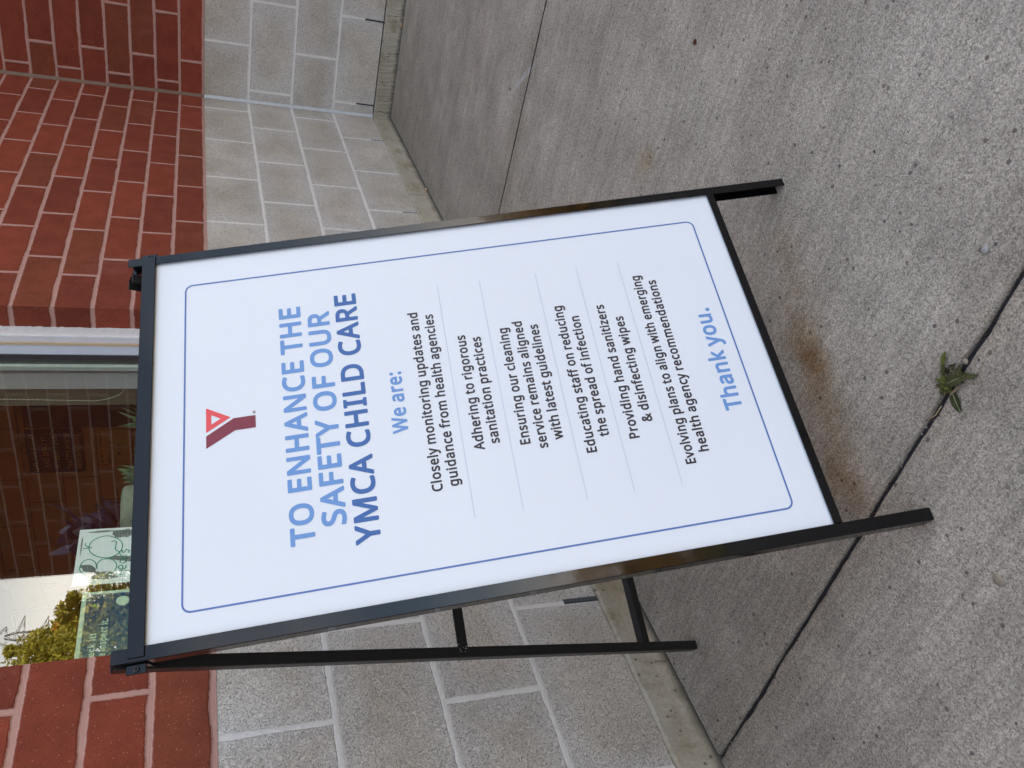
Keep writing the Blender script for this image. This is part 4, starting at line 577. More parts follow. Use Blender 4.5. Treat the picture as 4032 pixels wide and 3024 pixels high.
# mastic at the inside corner: brown beside the brick, white beside the block
def mastic(z0, z1, wdt, mat):
    bm = bmesh.new(); rnd = random.Random(9); n = int((z1 - z0) / 0.02); rows = []
    for i in range(n + 1):
        z = z0 + (z1 - z0) * i / n; a = wdt + rnd.uniform(-1, 1) * 0.0012; b = wdt + rnd.uniform(-1, 1) * 0.0012
        rows.append([bm.verts.new(q) for q in ((a, 0.0004, z), (a * 0.55, b * 0.28, z), (a * 0.3, b * 0.6, z), (0.0004, b, z))])
    for p_, q_ in zip(rows, rows[1:]):
        for k in range(3): bm.faces.new((p_[k], p_[k + 1], q_[k + 1], q_[k]))
    bmesh.ops.recalc_face_normals(bm, faces=bm.faces[:])
    o = link('corner_sealant', bm, mat, bld, None, True); return o
mastic(BASE, HT, 0.013, 'sealant_brown')['label'] = 'brown bead of sealant'
mastic(FOOT, BASE, 0.0135, 'sealant_white')['label'] = 'white bead of sealant'
# weep vents in the lowest block course
def weep(T, s, z0, z1, wdt=0.009, ribs=False, mat='weep'):
    bm = bmesh.new(); M_ = None
    def bx(lo, hi, mi=0):
        vs0 = len(bm.verts); box(bm, lo, hi, None, 0, mi); bm.verts.ensure_lookup_table()
        for v in bm.verts[vs0:]: v.co = Vector(T(*v.co))
    bx((s - wdt / 2, -0.004, z0), (s + wdt / 2, 0.0012, z1))
    if ribs:
        for k in (-1, 0, 1): bx((s + k * 0.003 - 0.0004, 0.0012, z0), (s + k * 0.003 + 0.0004, 0.0022, z1), 1)
        for j in range(9):
            zz = z0 + (z1 - z0) * (j + 0.5) / 9; bx((s - wdt / 2, 0.0013, zz - 0.0006), (s + wdt / 2, 0.0019, zz + 0.0006), 1)
    bmesh.ops.recalc_face_normals(bm, faces=bm.faces[:])
    link('weep_vent', bm, [mat, 'weep_bar'], bld)
idt = lambda s, d, z: (s, d, z)
for s_ in (0.334, 1.128, 2.716): weep(idt, s_, FOOT, 0.150, 0.0035, False, 'weep_grey')
weep(idt, 3.110, FOOT, 0.171, 0.011, True)
for t_ in (0.058, 0.461, 0.866): weep(TB, t_, FOOT, 0.178, 0.0065)
# dark flashing line under the block of the side wall
bm = bmesh.new(); wall_box(bm, 0.02, B1, -0.02, 0.0008, FOOT - 0.0020, FOOT + 0.0015, T=TB); bmesh.ops.recalc_face_normals(bm, faces=bm.faces[:]); link('flashing', bm, 'weep', bld)
# roof, back, and the walls that close the room
bm = bmesh.new(); box(bm, (-8.02, -6.0, HT), (8.02, 0.012, HT + 0.16)); box(bm, (-8.02, 0.012, HT), (0.012, B1 + 0.012, HT + 0.16)); link('roof', bm, 'roof', bld)
bm = bmesh.new()
box(bm, (-8.0, -6.0, -0.05), (2.6, -5.8, HT)); box(bm, (3.4, -6.0, -0.05), (8.0, -5.8, HT)); box(bm, (2.6, -6.0, -0.05), (3.4, -5.8, 1.5)); box(bm, (2.6, -6.0, 2.2), (3.4, -5.8, HT)); box(bm, (7.8, -5.8, -0.05), (8.0, -0.31, HT)); box(bm, (-8.0, -5.8, -0.05), (-7.8, B1 - 0.1, HT))  # unseen opening added in the back wall so sun brightens the room
link('rear_wall', bm, 'room', bld)
# inner leaf of the window wall with a painted return beside the window
bm = bmesh.new()
RS0, RS1 = 1.990, 3.075
box(bm, (-0.30, -TH, -0.05), (RS0, -0.205, HT)); box(bm, (RS1, -TH, -0.05), (7.8, -0.205, HT))
box(bm, (RS0, -TH, -0.05), (RS1, -0.205, 0.985)); box(bm, (RS0, -TH, 2.36), (RS1, -0.205, HT))
link('inner_lining', bm, 'drywall', bld)
bm = bmesh.new()
box(bm, (-0.30, -0.2045, FOOT), (RS0 - 0.01, -0.0925, HT - 0.01)); box(bm, (RS1 + 0.01, -0.2045, FOOT), (7.8, -0.0925, HT - 0.01))
box(bm, (RS0 - 0.01, -0.2045, FOOT), (RS1 + 0.01, -0.1505, 0.96)); box(bm, (RS0 - 0.01, -0.2045, 2.44), (RS1 + 0.01, -0.0925, HT - 0.01))
link('wall_core', bm, 'room', bld)
bm = bmesh.new(); wall_box(bm, -5.8, -TH - 0.002, -0.35, -0.10, -0.05, 2.8, T=lambda t, d, z: (d, t, z)); bmesh.ops.recalc_face_normals(bm, faces=bm.faces[:]); link('interior_wall', bm, 'inside', bld)
bm = bmesh.new(); box(bm, (-0.34, -5.8, 2.8), (7.8, -TH, 2.9)); link('ceiling', bm, 'room', bld)
bm = bmesh.new(); box(bm, (-0.34, -5.8, -0.02), (7.8, -TH, 0.02)); link('room_floor', bm, 'room', bld)

# window: frame, sealant bead, gasket, double glazing
GD = -0.112
bm = bmesh.new()
FS0, FS1 = 1.9754, 3.098
def fr(lo, hi, b=0.0012): box(bm, lo, hi, None, b)
fr((FS0 - 0.03, -0.205, WZ0), (FS0, -0.070, WZ1))             # right jamb: outer stop
fr((FS0 - 0.002, -0.205, WZ0), (2.046, -0.1505, WZ1))         # right jamb: inner part seen through the glass
fr((FS1, -0.205, WZ0), (FS1 + 0.02, -0.070, WZ1)); fr((3.066, -0.205, WZ0), (FS1, -0.1005, WZ1))
fr((2.0205, -0.150, WZ0), (3.066, -0.1005, WZ0 + 0.045)); fr((FS0, -0.205, WZ0 - 0.04), (FS1, -0.1505, WZ0 + 0.03))
fr((FS0, -0.1005, WZ0 - 0.006), (FS1, -0.070, WZ0 + 0.012)); fr((2.0205, -0.205, WZ1 - 0.05), (3.066, -0.1005, WZ1))
win = link('window', bm, 'white_frame', bld)
bm = bmesh.new()
box(bm, (FS0 + 0.0004, -0.150, WZ0), (2.0205, -0.1005, WZ1), None, 0.0012); link('glazing_bead', bm, 'bead_frame', win)
bm = bmesh.new(); rnd = random.Random(4); rows = []
for i in range(161):
    z = WZ0 + (WZ1 - WZ0) * i / 160; e1 = rnd.uniform(-1, 1) * 0.0014; e2 = rnd.uniform(-1, 1) * 0.0005
    rows.append([bm.verts.new(q) for q in ((WS0 - 0.001, -0.0655 + e1, z), (WS0 + 0.010, -0.069 + e1 * 0.4, z), (WS0 + 0.024, -0.0705, z), (FS0 - 0.001 + e2, -0.0695, z), (FS0 + 0.0006 + e2, -0.0705, z), (FS0 + 0.0006, -0.076, z))])
for a, b in zip(rows, rows[1:]):
    for k in range(5): bm.faces.new((a[k], a[k + 1], b[k + 1], b[k]))
bmesh.ops.recalc_face_normals(bm, faces=bm.faces[:])
link('sealant_bead', bm, 'sealant', win, None, True)
bm = bmesh.new(); box(bm, (2.0207, -0.125, WZ0 + 0.045), (2.0475, -0.1035, WZ1 - 0.05), None, 0.001)
link('gasket', bm, 'rubber', win)
bm = bmesh.new(); box(bm, (3.052, -0.125, WZ0 + 0.045), (3.0655, -0.1035, WZ1 - 0.05), None, 0.001); link('gasket', bm, 'rubber', win)
bm = bmesh.new(); box(bm, (2.0476, GD - 0.003, WZ0 + 0.0455), (3.0519, GD + 0.003, WZ1 - 0.0505)); link('pane', bm, 'glass', win)
bm = bmesh.new(); box(bm, (2.0478, -0.1300, WZ0 + 0.046), (2.0600, -0.1165, WZ1 - 0.051))
for i in range(330):
    z = WZ0 + 0.05 + i * 0.0041
    if z > WZ1 - 0.06: break
    for dd in (-0.1285, -0.1195): box(bm, (2.0600, dd - 0.0006, z - 0.0012), (2.0606, dd + 0.0006, z + 0.0012), None, 0, 1)
link('spacer_bar', bm, ['spacer', 'paper'], win)
bm = bmesh.new(); box(bm, (RS0 + 0.002, -0.56, 0.9855), (RS1 - 0.002, -0.2052, 1.008), None, 0.004); link('window_stool', bm, 'sill', bld)

# ------------------------------------------------------------------ A-frame sign
PW, PH = 0.5835, 0.8913
ys, ti = 0.52411, 0.29507
r_ = Vector((math.cos(ys), math.sin(ys), 0)); b_h = Vector((-math.sin(ys), math.cos(ys), 0))
u_ = math.cos(ti) * Vector((0, 0, 1)) + math.sin(ti) * b_h
n_ = r_.cross(u_)                                                     # towards the reader
BLc = Vector((-0.19105, 0.85506, 0.13205)); TLc = BLc + PH * u_
base = Vector((TLc.x + r_.x * PW / 2 + 0.0, TLc.y + r_.y * PW / 2 + 0.05, 0))
sign = empty('a_frame_sign', Matrix.Translation(base) @ Matrix.Rotation(ys, 4, 'Z'), 'black metal A-frame sidewalk sign holding a white safety notice, standing on the concrete', 'sign')
Minv = sign.matrix_world.inverted()
MP = Minv @ axes(TLc, r_, u_, n_)                                     # panel frame: x right, y up (0 at the top edge), z to the reader
def SB(bm, u0, u1, v0, v1, n0, n1, bev=0.0008, M=MP): box(bm, (u0, -v1, n0), (u1, -v0, n1), M, bev)
bm = bmesh.new(); SB(bm, -0.010, PW + 0.012, -0.015, PH + 0.008, -0.0065, -0.0020, 0.0005); pan = link('poster_panel', bm, 'panel', sign)
MPL = MP
HP = -0.0016
def shear_v(v): return -(0.0030 + 0.0085 * v)
def line(name, s, u0, u1, v, cap, mat, h=HP, parent=None):
    return poly2d(name, text_polys(s, u0, u1, -v, cap, shear_v(v)), mat, parent or pan, MPL, h)
def lines(name, L_, mat, h=HP):
    P = []
    for s, u0, u1, v, cap in L_: P += text_polys(s, u0, u1, -v, cap, shear_v(v))
    return poly2d(name, P, mat, pan, MPL, h)
lines('heading_lettering', [('TO ENHANCE THE', 0.0975, 0.4755, 0.2112, 0.0324), ('SAFETY OF OUR', 0.1155, 0.4585, 0.2534, 0.0327)], 'ink_light')
lines('heading_lettering', [('YMCA CHILD CARE', 0.0855, 0.4865, 0.2956, 0.0333)], 'ink_mid')
lines('subheading_lettering', [('We are:', 0.2360, 0.3368, 0.3492, 0.0222)], 'ink_light'); lines('closing_lettering', [('Thank you.', 0.1922, 0.3708, 0.8287, 0.0262)], 'ink_light')
CB = 0.0148
body = [('Closely monitoring updates and', .1402, .4345, .3848), ('guidance from health agencies', .1440, .4268, .4077), ('Adhering to rigorous', .1917, .3818, .4505),
        ('sanitation practices', .1975, .3755, .4728), ('Ensuring our cleaning', .1880, .3848, .5150), ('service remains aligned', .1788, .3930, .5385), ('with latest guidelines', .1890, .3830, .5618),
        ('Educating staff on reducing', .1600, .4105, .6045), ('the spread of infection', .1826, .3882, .6270), ('Providing hand sanitizers', .1710, .4015, .6688), ('& disinfecting wipes', .1940, .3760, .6935),
        ('Evolving plans to align with emerging', .1200, .4462, .7373), ('health agency recommendations', .1352, .4335, .7604)]
for i0, i1 in ((0, 2), (2, 4), (4, 7), (7, 9), (9, 11), (11, 13)): lines('body_lettering', [(s, a, b, v, CB) for s, a, b, v in body[i0:i1]], 'ink_dark')
for v in (0.4212, 0.4870, 0.5755, 0.6415, 0.7090):
    bm = bmesh.new()
    for i in range(150):
        u = 0.0955 + (0.4745 - 0.0955) * i / 149; y = -v + shear_v(v) * (u - 0.285)
        bm.faces.new([bm.verts.new(MPL @ Vector((u + 0.00062 * math.cos(k * 1.0472), y + 0.00062 * math.sin(k * 1.0472), HP))) for k in range(6)])
    link('dotted_divider', bm, 'ink_dots', pan)
bm = bmesh.new(); path = []
c4 = [(0.0353, -0.0412), (0.5377, -0.0428), (0.5368, -0.8522), (0.0352, -0.8479)]
cx_, cy_ = sum(p[0] for p in c4) / 4, sum(p[1] for p in c4) / 4
for k, (px, py) in enumerate(c4):
    sx, sy = (1 if px < cx_ else -1), (1 if py < cy_ else -1); rr = 0.011
    a0 = {(1, -1): math.pi, (-1, -1): math.pi / 2, (-1, 1): 0, (1, 1): -math.pi / 2}[(sx, sy)]
    for j in range(9): a = a0 - j / 8 * math.pi / 2; path.append((px + sx * rr + rr * math.cos(a), py + sy * rr + rr * math.sin(a)))
ribbon(bm, path, 0.0024, MPL, HP, True); bmesh.ops.recalc_face_normals(bm, faces=bm.faces[:])
link('border_line', bm, 'ink_line', pan)
def rounded(pts, r):
    out = []; n = len(pts)
    for i in range(n):
        p = Vector(pts[i]); a = (Vector(pts[i - 1]) - p).normalized(); b = (Vector(pts[(i + 1) % n]) - p).normalized()
        for t in (0, .25, .5, .75, 1): out.append(tuple((p + a * r) * (1 - t) ** 2 + 2 * p * t * (1 - t) + (p + b * r) * t * t))
    return out
em = poly2d('emblem', [rounded([(0.3200, -0.0718), (0.2810, -0.0718), (0.3003, -0.1055)], 0.001), [(0.3080, -0.0790), (0.3003, -0.0917), (0.2930, -0.0790)]], 'ink_red', pan, MPL, HP)
em['label'] = 'red triangle of the logo'
em = poly2d('emblem', [rounded([(0.2566, -0.0718), (0.2757, -0.0718), (0.2980, -0.1095), (0.2980, -0.1397), (0.2786, -0.1397), (0.2786, -0.1112)], 0.0007)], 'ink_maroon', pan, MPL, HP)
em['label'] = 'maroon bent bar of the logo'
circ = lambda x, y, r, n=20: [(x + r * math.cos(2 * math.pi * i / n), y + r * math.sin(2 * math.pi * i / n)) for i in range(n)]
k_ = 0.0021 / 0.714 / 1000
rg = [[(0.30205 + GLYPH['R'][1][j][i] * k_, -0.1389 + GLYPH['R'][1][j][i + 1] * k_) for i in range(0, len(GLYPH['R'][1][j]), 2)] for j in range(len(GLYPH['R'][1]))]
poly2d('registered_mark', [[circ(0.3030, -0.1379, 0.00215), circ(0.3030, -0.1379, 0.0017)], rg], 'ink_maroon', pan, MPL, HP)
# frame: two U-channel uprights that hold the board, rails top and bottom
def channel(bm, u0, u1, v0, v1, inner, M=MP, nf=0.0032, nb=-0.0185, t=0.0016):
    """U channel; inner=+1 opens towards +x"""
    SB(bm, u0, u1, v0, v1, nf - t, nf, 0.0006, M); SB(bm, u0, u1, v0, v1, nb, nb + t, 0.0006, M)
    if inner > 0: SB(bm, u0, u0 + t, v0 + 0.0003, v1 - 0.0003, nb + t, nf - t, 0.0, M)
    else: SB(bm, u1 - t, u1, v0 + 0.0003, v1 - 0.0003, nb + t, nf - t, 0.0, M)
bm = bmesh.new(); channel(bm, -0.0150, 0.0026, -0.0412, 1.0283, 1); up1 = link('frame_upright', bm, 'black', sign)
bm = bmesh.new(); channel(bm, PW + 0.0008, PW + 0.0158, -0.0430, 1.0300, -1); link('frame_upright', bm, 'black', sign)
bm = bmesh.new(); SB(bm, -0.0105, PW + 0.0145, -0.0212, -0.0008, 0.0034, 0.0052, 0.0007); SB(bm, -0.0105, PW + 0.0145, -0.0214, -0.0196, -0.0170, 0.0034, 0.0004); link('top_rail', bm, 'black', sign)
bm = bmesh.new(); SB(bm, 0.0028, PW + 0.0006, PH, PH + 0.0125, 0.0010, 0.0028, 0.0006); SB(bm, 0.0028, PW + 0.0006, PH + 0.0108, PH + 0.0125, -0.0170, 0.0010, 0.0004); link('bottom_rail', bm, 'black', sign)
# rear frame, hinged just below the top
foot_w = Vector((-0.52054, 1.36781, 0.0))
fu = (foot_w - TLc).dot(r_)
hinge = TLc - 0.006 * r_ - 0.021 * n_ + u_ * 0.015
o_rear = foot_w + (-0.0 - fu) * r_                                    # rear frame origin: u=0 on the ground
u2 = (hinge + 0.006 * r_ - o_rear).normalized(); n2 = r_.cross(u2)
if n2.dot(n_) < 0: n2 = -n2
MR = Minv @ axes(o_rear, r_, u2, r_.cross(u2))
def rear_leg(x0, x1, inner):
    bm = bmesh.new(); wd = 0.0165
    def sl(a0, a1, n0, n1):
        vs0 = len(bm.verts); box(bm, (a0, 0.002, n0), (a1, 1.074, n1), None, 0.0006); bm.verts.ensure_lookup_table()
        for v in bm.verts[vs0:]: v.co.x += x0 + (x1 - x0) * v.co.y / 1.045
        bmesh.ops.transform(bm, matrix=MR, verts=bm.verts[vs0:])
    sl(-wd / 2, wd / 2, -0.0016, 0.0); sl(-wd / 2, wd / 2, -0.0205, -0.0189)
    if inner > 0: sl(-wd / 2, -wd / 2 + 0.0016, -0.0189, -0.0016)
    else: sl(wd / 2 - 0.0016, wd / 2, -0.0189, -0.0016)
    return link('rear_leg', bm, 'black_dull', sign)
rear_leg(-0.0265, -0.0105, 1); rear_leg(PW + 0.0230, PW - 0.0135, -1)
bm = bmesh.new(); box(bm, (-0.012, 0.5515, -0.0035), (PW + 0.010, 0.5710, -0.0017), MR, 0.0006); box(bm, (-0.012, 0.5515, -0.0175), (PW + 0.010, 0.5533, -0.0035), MR, 0.0004); link('crossbar', bm, 'black_dull', sign)
bm = bmesh.new(); box(bm, (-0.016, 0.1320, -0.0035), (PW + 0.014, 0.1500, -0.0017), MR, 0.0006); box(bm, (-0.016, 0.1482, -0.0175), (PW + 0.014, 0.1500, -0.0035), MR, 0.0004); link('crossbar', bm, 'black_dull', sign)
# weld spatter where the crossbar meets the leg
bm = bmesh.new(); rnd = random.Random(2)
for i in range(9): ball(bm, MR @ Vector((-0.012 + rnd.uniform(-.006, .006), 0.5615 + rnd.uniform(-.012, .010), 0.0004)), rnd.uniform(.0006, .0014), 1)
link('weld_spatter', bm, 'galv', sign)
for sx, ux in ((-1, -0.0155), (1, PW + 0.0163)):
    bm = bmesh.new(); a, b = sorted((ux, ux + sx * 0.0120)); box(bm, (a, 0.002, -0.0080), (b, 0.026, -0.0062), MP, 0.0006)
    a, b = sorted((ux, ux + sx * 0.0018)); box(bm, (a, 0.000, -0.0300), (b, 0.026, -0.0080), MP, 0.0006)
    br = link('hinge_bracket', bm, 'black', sign)
    bm = bmesh.new(); c_ = Vector((ux + sx * 0.0062, 0.0135, -0.0061))
    tube(bm, [MP @ c_, MP @ (c_ + Vector((0, 0, 0.0026)))], [0.0044, 0.0038], 6); ball(bm, MP @ (c_ + Vector((0, 0, 0.0030))), 0.0022, 1)
    link('bolt', bm, 'black_dull', br)

# ------------------------------------------------------------------ things taped inside the window
def wpane(s, z): return MB @ Vector((s, -0.1165, z))
MG = MB @ axes(Vector((0, -0.1170, 0)), Vector((-1, 0, 0)), Vector((0, 0, 1)), Vector((0, 1, 0)))   # glass frame: x = -s (to the reader's right), y up, z outwards
def sheet(name, s0, s1, z0, z1, mat, label, cat, tilt=0.0, d=-0.1195):
    bm = bmesh.new(); rows = []
    t = empty(name, MB @ Matrix.Translation((0.5 * (s0 + s1), d, z0)), label, cat)
    return t
def flat(name, polys, mat, parent, h):
    Mw = parent.matrix_world.inverted() @ MG
    return poly2d(name, polys, mat, parent, Mw, h)
pp = empty('paper_sheet', MB @ Matrix.Translation((2.765, -0.121, 1.012)), 'white paper sheet with green hand-drawn 30 years, taped inside the window', 'paper')
bm = bmesh.new(); box(bm, (2.684, -0.1225, 1.012), (2.846, -0.1218, 1.1725)); bmesh.ops.transform(bm, matrix=pp.matrix_world.inverted() @ MB, verts=bm.verts); link('sheet', bm, 'paper', pp)
HZ = -0.0045
ink = bmesh.new(); Mi = pp.matrix_world.inverted() @ MG
def pen(pts, wd=0.0021, k=8, closed=False, h=HZ):
    P = [( -s, z) for s, z in pts]; ribbon(ink, smooth_path(P, k), wd, Mi, h, closed)
pen([(2.818, 1.148), (2.812, 1.156), (2.803, 1.1615), (2.793, 1.162), (2.780, 1.158), (2.774, 1.146), (2.784, 1.134), (2.802, 1.129)])
pen([(2.802, 1.129), (2.787, 1.129), (2.776, 1.118), (2.780, 1.100), (2.796, 1.091), (2.813, 1.095), (2.823, 1.108)])
pen([(2.737, 1.150), (2.721, 1.145), (2.710, 1.130), (2.708, 1.113), (2.717, 1.096), (2.727, 1.087), (2.738, 1.083), (2.754, 1.085), (2.768, 1.096), (2.773, 1.113), (2.767, 1.132), (2.753, 1.146), (2.737, 1.150)], h=HZ + 0.0002)
pen([(2.727, 1.106), (2.724, 1.101), (2.728, 1.096), (2.738, 1.0965), (2.750, 1.096), (2.757, 1.089), (2.755, 1.083)])
pen([(2.742, 1.161), (2.741, 1.152), (2.740, 1.143)], h=HZ + 0.0004); pen([(2.737, 1.151), (2.731, 1.158), (2.725, 1.157)])
pen([(2.825, 1.085), (2.823, 1.078), (2.817, 1.076), (2.813, 1.080)]); pen([(2.812, 1.086), (2.813, 1.076), (2.815, 1.066), (2.822, 1.060)], h=HZ + 0.0002)
pen([(2.808, 1.079), (2.800, 1.079), (2.798, 1.084), (2.804, 1.087), (2.809, 1.081), (2.807, 1.074), (2.798, 1.072)], h=HZ + 0.0004)
pen([(2.781, 1.083), (2.788, 1.085), (2.792, 1.079), (2.788, 1.073), (2.782, 1.076)]); pen([(2.779, 1.084), (2.780, 1.078), (2.778, 1.071)], h=HZ + 0.0002)
pen([(2.773, 1.086), (2.772, 1.079), (2.771, 1.072)]); pen([(2.771, 1.081), (2.766, 1.086), (2.759, 1.087)], h=HZ + 0.0002)
pen([(2.753, 1.083), (2.761, 1.081), (2.758, 1.077), (2.752, 1.074), (2.756, 1.069), (2.763, 1.069)])
bmesh.ops.recalc_face_normals(ink, faces=ink.faces[:]); link('marker_lettering', ink, 'marker', pp)
def blob(cx, cz, rx, rz, seed, n=18, rot=0.0):
    q = random.Random(seed); o = []
    for i in range(n):
        a = 2 * math.pi * i / n; k = q.uniform(0.72, 1.1); x, z = rx * k * math.cos(a), rz * k * math.sin(a)
        o.append((-(cx + x * math.cos(rot) - z * math.sin(rot)), cz + x * math.sin(rot) + z * math.cos(rot)))
    return o
for x_ in [blob(2.702, 1.083, 0.014, 0.026, 1), blob(2.799, 1.146, 0.010, 0.018, 2, rot=.4), blob(2.778, 1.078, 0.008, 0.034, 3, rot=.2), blob(2.822, 1.120, 0.013, 0.038, 4), blob(2.693, 1.125, 0.003, 0.030, 5), blob(2.733, 1.165, 0.03, 0.0018, 6)]: flat('collage_patch', [x_], 'cutout', pp, HZ - 0.0003)
ps = empty('window_poster', MB @ Matrix.Translation((2.98, -0.121, 1.010)), 'navy poster with a pale green border taped inside the window beside the left jamb', 'poster')
bm = bmesh.new(); box(bm, (2.866, -0.1225, 1.010), (3.050, -0.1218, 1.1500)); bmesh.ops.transform(bm, matrix=ps.matrix_world.inverted() @ MB, verts=bm.verts); link('sheet', bm, 'pale_print', ps)
flat('printed_field', [[(-3.047, 1.0125), (-2.873, 1.0125), (-2.873, 1.1415), (-3.047, 1.1415)]], 'navy', ps, HZ - 0.0003)
Mt = ps.matrix_world.inverted() @ MG
poly2d('poster_lettering', text_polys('Check it!', -3.056, -2.971, 1.1155, 0.0125), 'pale_print', ps, Mt, HZ); poly2d('poster_lettering', text_polys('We inspect it.', -3.047, -2.937, 1.0965, 0.0135), 'pale_print', ps, Mt, HZ)
flat('printed_mark', [[(-2.9080, 1.1245), (-2.9030, 1.1285), (-2.8975, 1.1245), (-2.9030, 1.1205)]], 'lime', ps, HZ)
flat('printed_mark', [[(-2.9085, 1.1200), (-2.9030, 1.1160), (-2.8975, 1.1200), (-2.8985, 1.1210), (-2.9030, 1.1178), (-2.9075, 1.1210)]], 'pale_print', ps, HZ)
flat('printed_disc', [circ(-2.8955, 1.0730, 0.0125, 26)], 'pale_print', ps, HZ)

# ------------------------------------------------------------------ beaded cord of the blind, plants on the stool, things on the inner wall
bm = bmesh.new()
pts = [(2.064, 2.30), (2.0705, 1.8), (2.0765, 1.5), (2.078, 1.431), (2.083, 1.32), (2.088, 1.208), (2.083, 1.178), (2.072, 1.153), (2.055, 1.135), (2.035, 1.127), (2.017, 1.128), (2.003, 1.136), (1.999, 1.16), (2.000, 1.4), (2.004, 2.30)]
pl = smooth_path(pts, 24); acc = 0; last = Vector(pl[0])
thin = [Vector((p.x, -0.215, p.y)) for p in pl]
tube(bm, [MB @ q for q in thin[::3] + [thin[-1]]], 0.0006, 5, False)
for p in pl:
    acc += (p - last).length; last = p
    while acc > 0.0085:
        acc -= 0.0085
        if p.y < 1.62: ball(bm, MB @ Vector((p.x, -0.215, p.y)), 0.0019, 1)
tag(link('beaded_cord', bm, 'bead', None, None, True), 'pale beaded cord of a blind hanging in a loop inside the window', 'cord')

def pot_mesh(M, r, h):
    bm = bmesh.new(); prof = [(0.0, 0.0), (r * 0.72, 0.0), (r * 0.86, h * 0.1), (r * 0.98, h * 0.5), (r, h * 0.82), (r * 0.97, h * 0.95), (r * 0.90, h), (r * 0.82, h * 0.96), (r * 0.78, h * 0.85), (0.0, h * 0.82)]
    n = 40; rings = [[bm.verts.new(M @ Vector((a * math.cos(2 * math.pi * k / n), a * math.sin(2 * math.pi * k / n), z))) for k in range(n)] for a, z in prof]
    for A, B in zip(rings, rings[1:]):
        for k in range(n): bm.faces.new((A[k], A[(k + 1) % n], B[(k + 1) % n], B[k]))
    bmesh.ops.remove_doubles(bm, verts=bm.verts, dist=1e-5); return bm
def leaf_shape(bm, M, ln, wd, curl=0.3, fold=0.2, teeth=0, seed=0, n=10, thick=0.0):
    """one leaf along +x of M: pointed, arched, folded on its midrib; teeth>0 gives a lobed edge"""
    q = random.Random(seed); mid = []; lf = []; rg_ = []
    for i in range(n + 1):
        t = i / n; wv = math.sin(math.pi * min(1, t ** 0.75)) ** 0.8 * wd / 2 + (0.04 * wd if 0 < i < n else 0)
        if teeth and 0 < i < n: wv *= (1.0 if i % 2 else 1 - teeth) * q.uniform(0.82, 1.12)
        z = curl * ln * (t - t * t * 1.5); x = ln * t
        mid.append(bm.verts.new(M @ Vector((x, 0, z + thick)))); lf.append(bm.verts.new(M @ Vector((x - (0.12 * ln / n if i % 2 else 0), wv, z + wv * fold)))); rg_.append(bm.verts.new(M @ Vector((x, -wv, z + wv * fold))))
    for i in range(n):
        bm.faces.new((mid[i], mid[i + 1], lf[i + 1], lf[i])); bm.faces.new((rg_[i], rg_[i + 1], mid[i + 1], mid[i]))
def plant(name, s, d, z0, r, h, leaves, mat, label, cat, potmat='pot'):
    t = empty(name, MB @ Matrix.Translation((s, d, z0)), label, cat)
    link('pot', pot_mesh(Matrix.Identity(4), r, h), potmat, t, None, True)
    bm = bmesh.new()
    for (x, y, z, yaw, pitch, ln, wd, cu, sd) in leaves:
        leaf_shape(bm, Matrix.Translation((x, y, z)) @ Matrix.Rotation(yaw, 4, 'Z') @ Matrix.Rotation(-pitch, 4, 'Y'), ln, wd, cu, 0.25, 0, sd)
    link('foliage', bm, mat, t, None, True); return t
q = random.Random(12); lv = []
for i in range(11): lv.append((q.uniform(-.01, .01), q.uniform(-.01, .01), .045, q.uniform(0, 6.28), q.uniform(.35, 1.25), q.uniform(.05, .085), q.uniform(.010, .014), -.15, i))
lv += [(0.0, 0.01, .05, 0.2, 1.05, .085, .013, -.2, 30), (0.0, 0.01, .05, 2.9, 0.95, .09, .012, -.1, 31), (-.01, 0, .05, 1.6, 1.2, .09, .012, .1, 33)]
plant('succulent_plant', 2.125, -0.27, 1.008, 0.035, 0.050, lv, 'succulent', 'small succulent with narrow upright leaves on the window stool nearest the right jamb', 'plant')
q = random.Random(5); lv = []
for i in range(16): lv.append((q.uniform(-.012, .012), q.uniform(-.012, .012), .040, q.uniform(0, 6.28), q.uniform(.2, 1.1), q.uniform(.050, .080), q.uniform(.017, .024), -.25, i))
lv += [(0, 0, .045, 2.4, 1.15, .080, .021, -.3, 50), (0, 0, .045, 0.5, .75, .075, .020, -.3, 51), (0, 0, .045, 1.5, 1.3, .078, .020, .0, 52)]
plant('succulent_plant', 2.340, -0.27, 1.008, 0.035, 0.044, lv, 'succulent', 'small succulent with broad blunt leaves on the window stool beside the stone pot', 'plant')
q = random.Random(8); lv = []
for i in range(46):
    yaw = q.uniform(0, 6.28); rr = q.uniform(0, .05)
    lv.append((rr * math.cos(yaw), rr * math.sin(yaw) - .03, q.uniform(.075, .20), q.uniform(0, 6.28), q.uniform(-.3, .9), q.uniform(.055, .095), q.uniform(.030, .05), -.4, i))
plant('purple_plant', 2.492, -0.29, 1.008, 0.088, 0.098, lv, 'purple', 'dark purple leafy plant in a speckled stone pot behind the glass', 'plant')

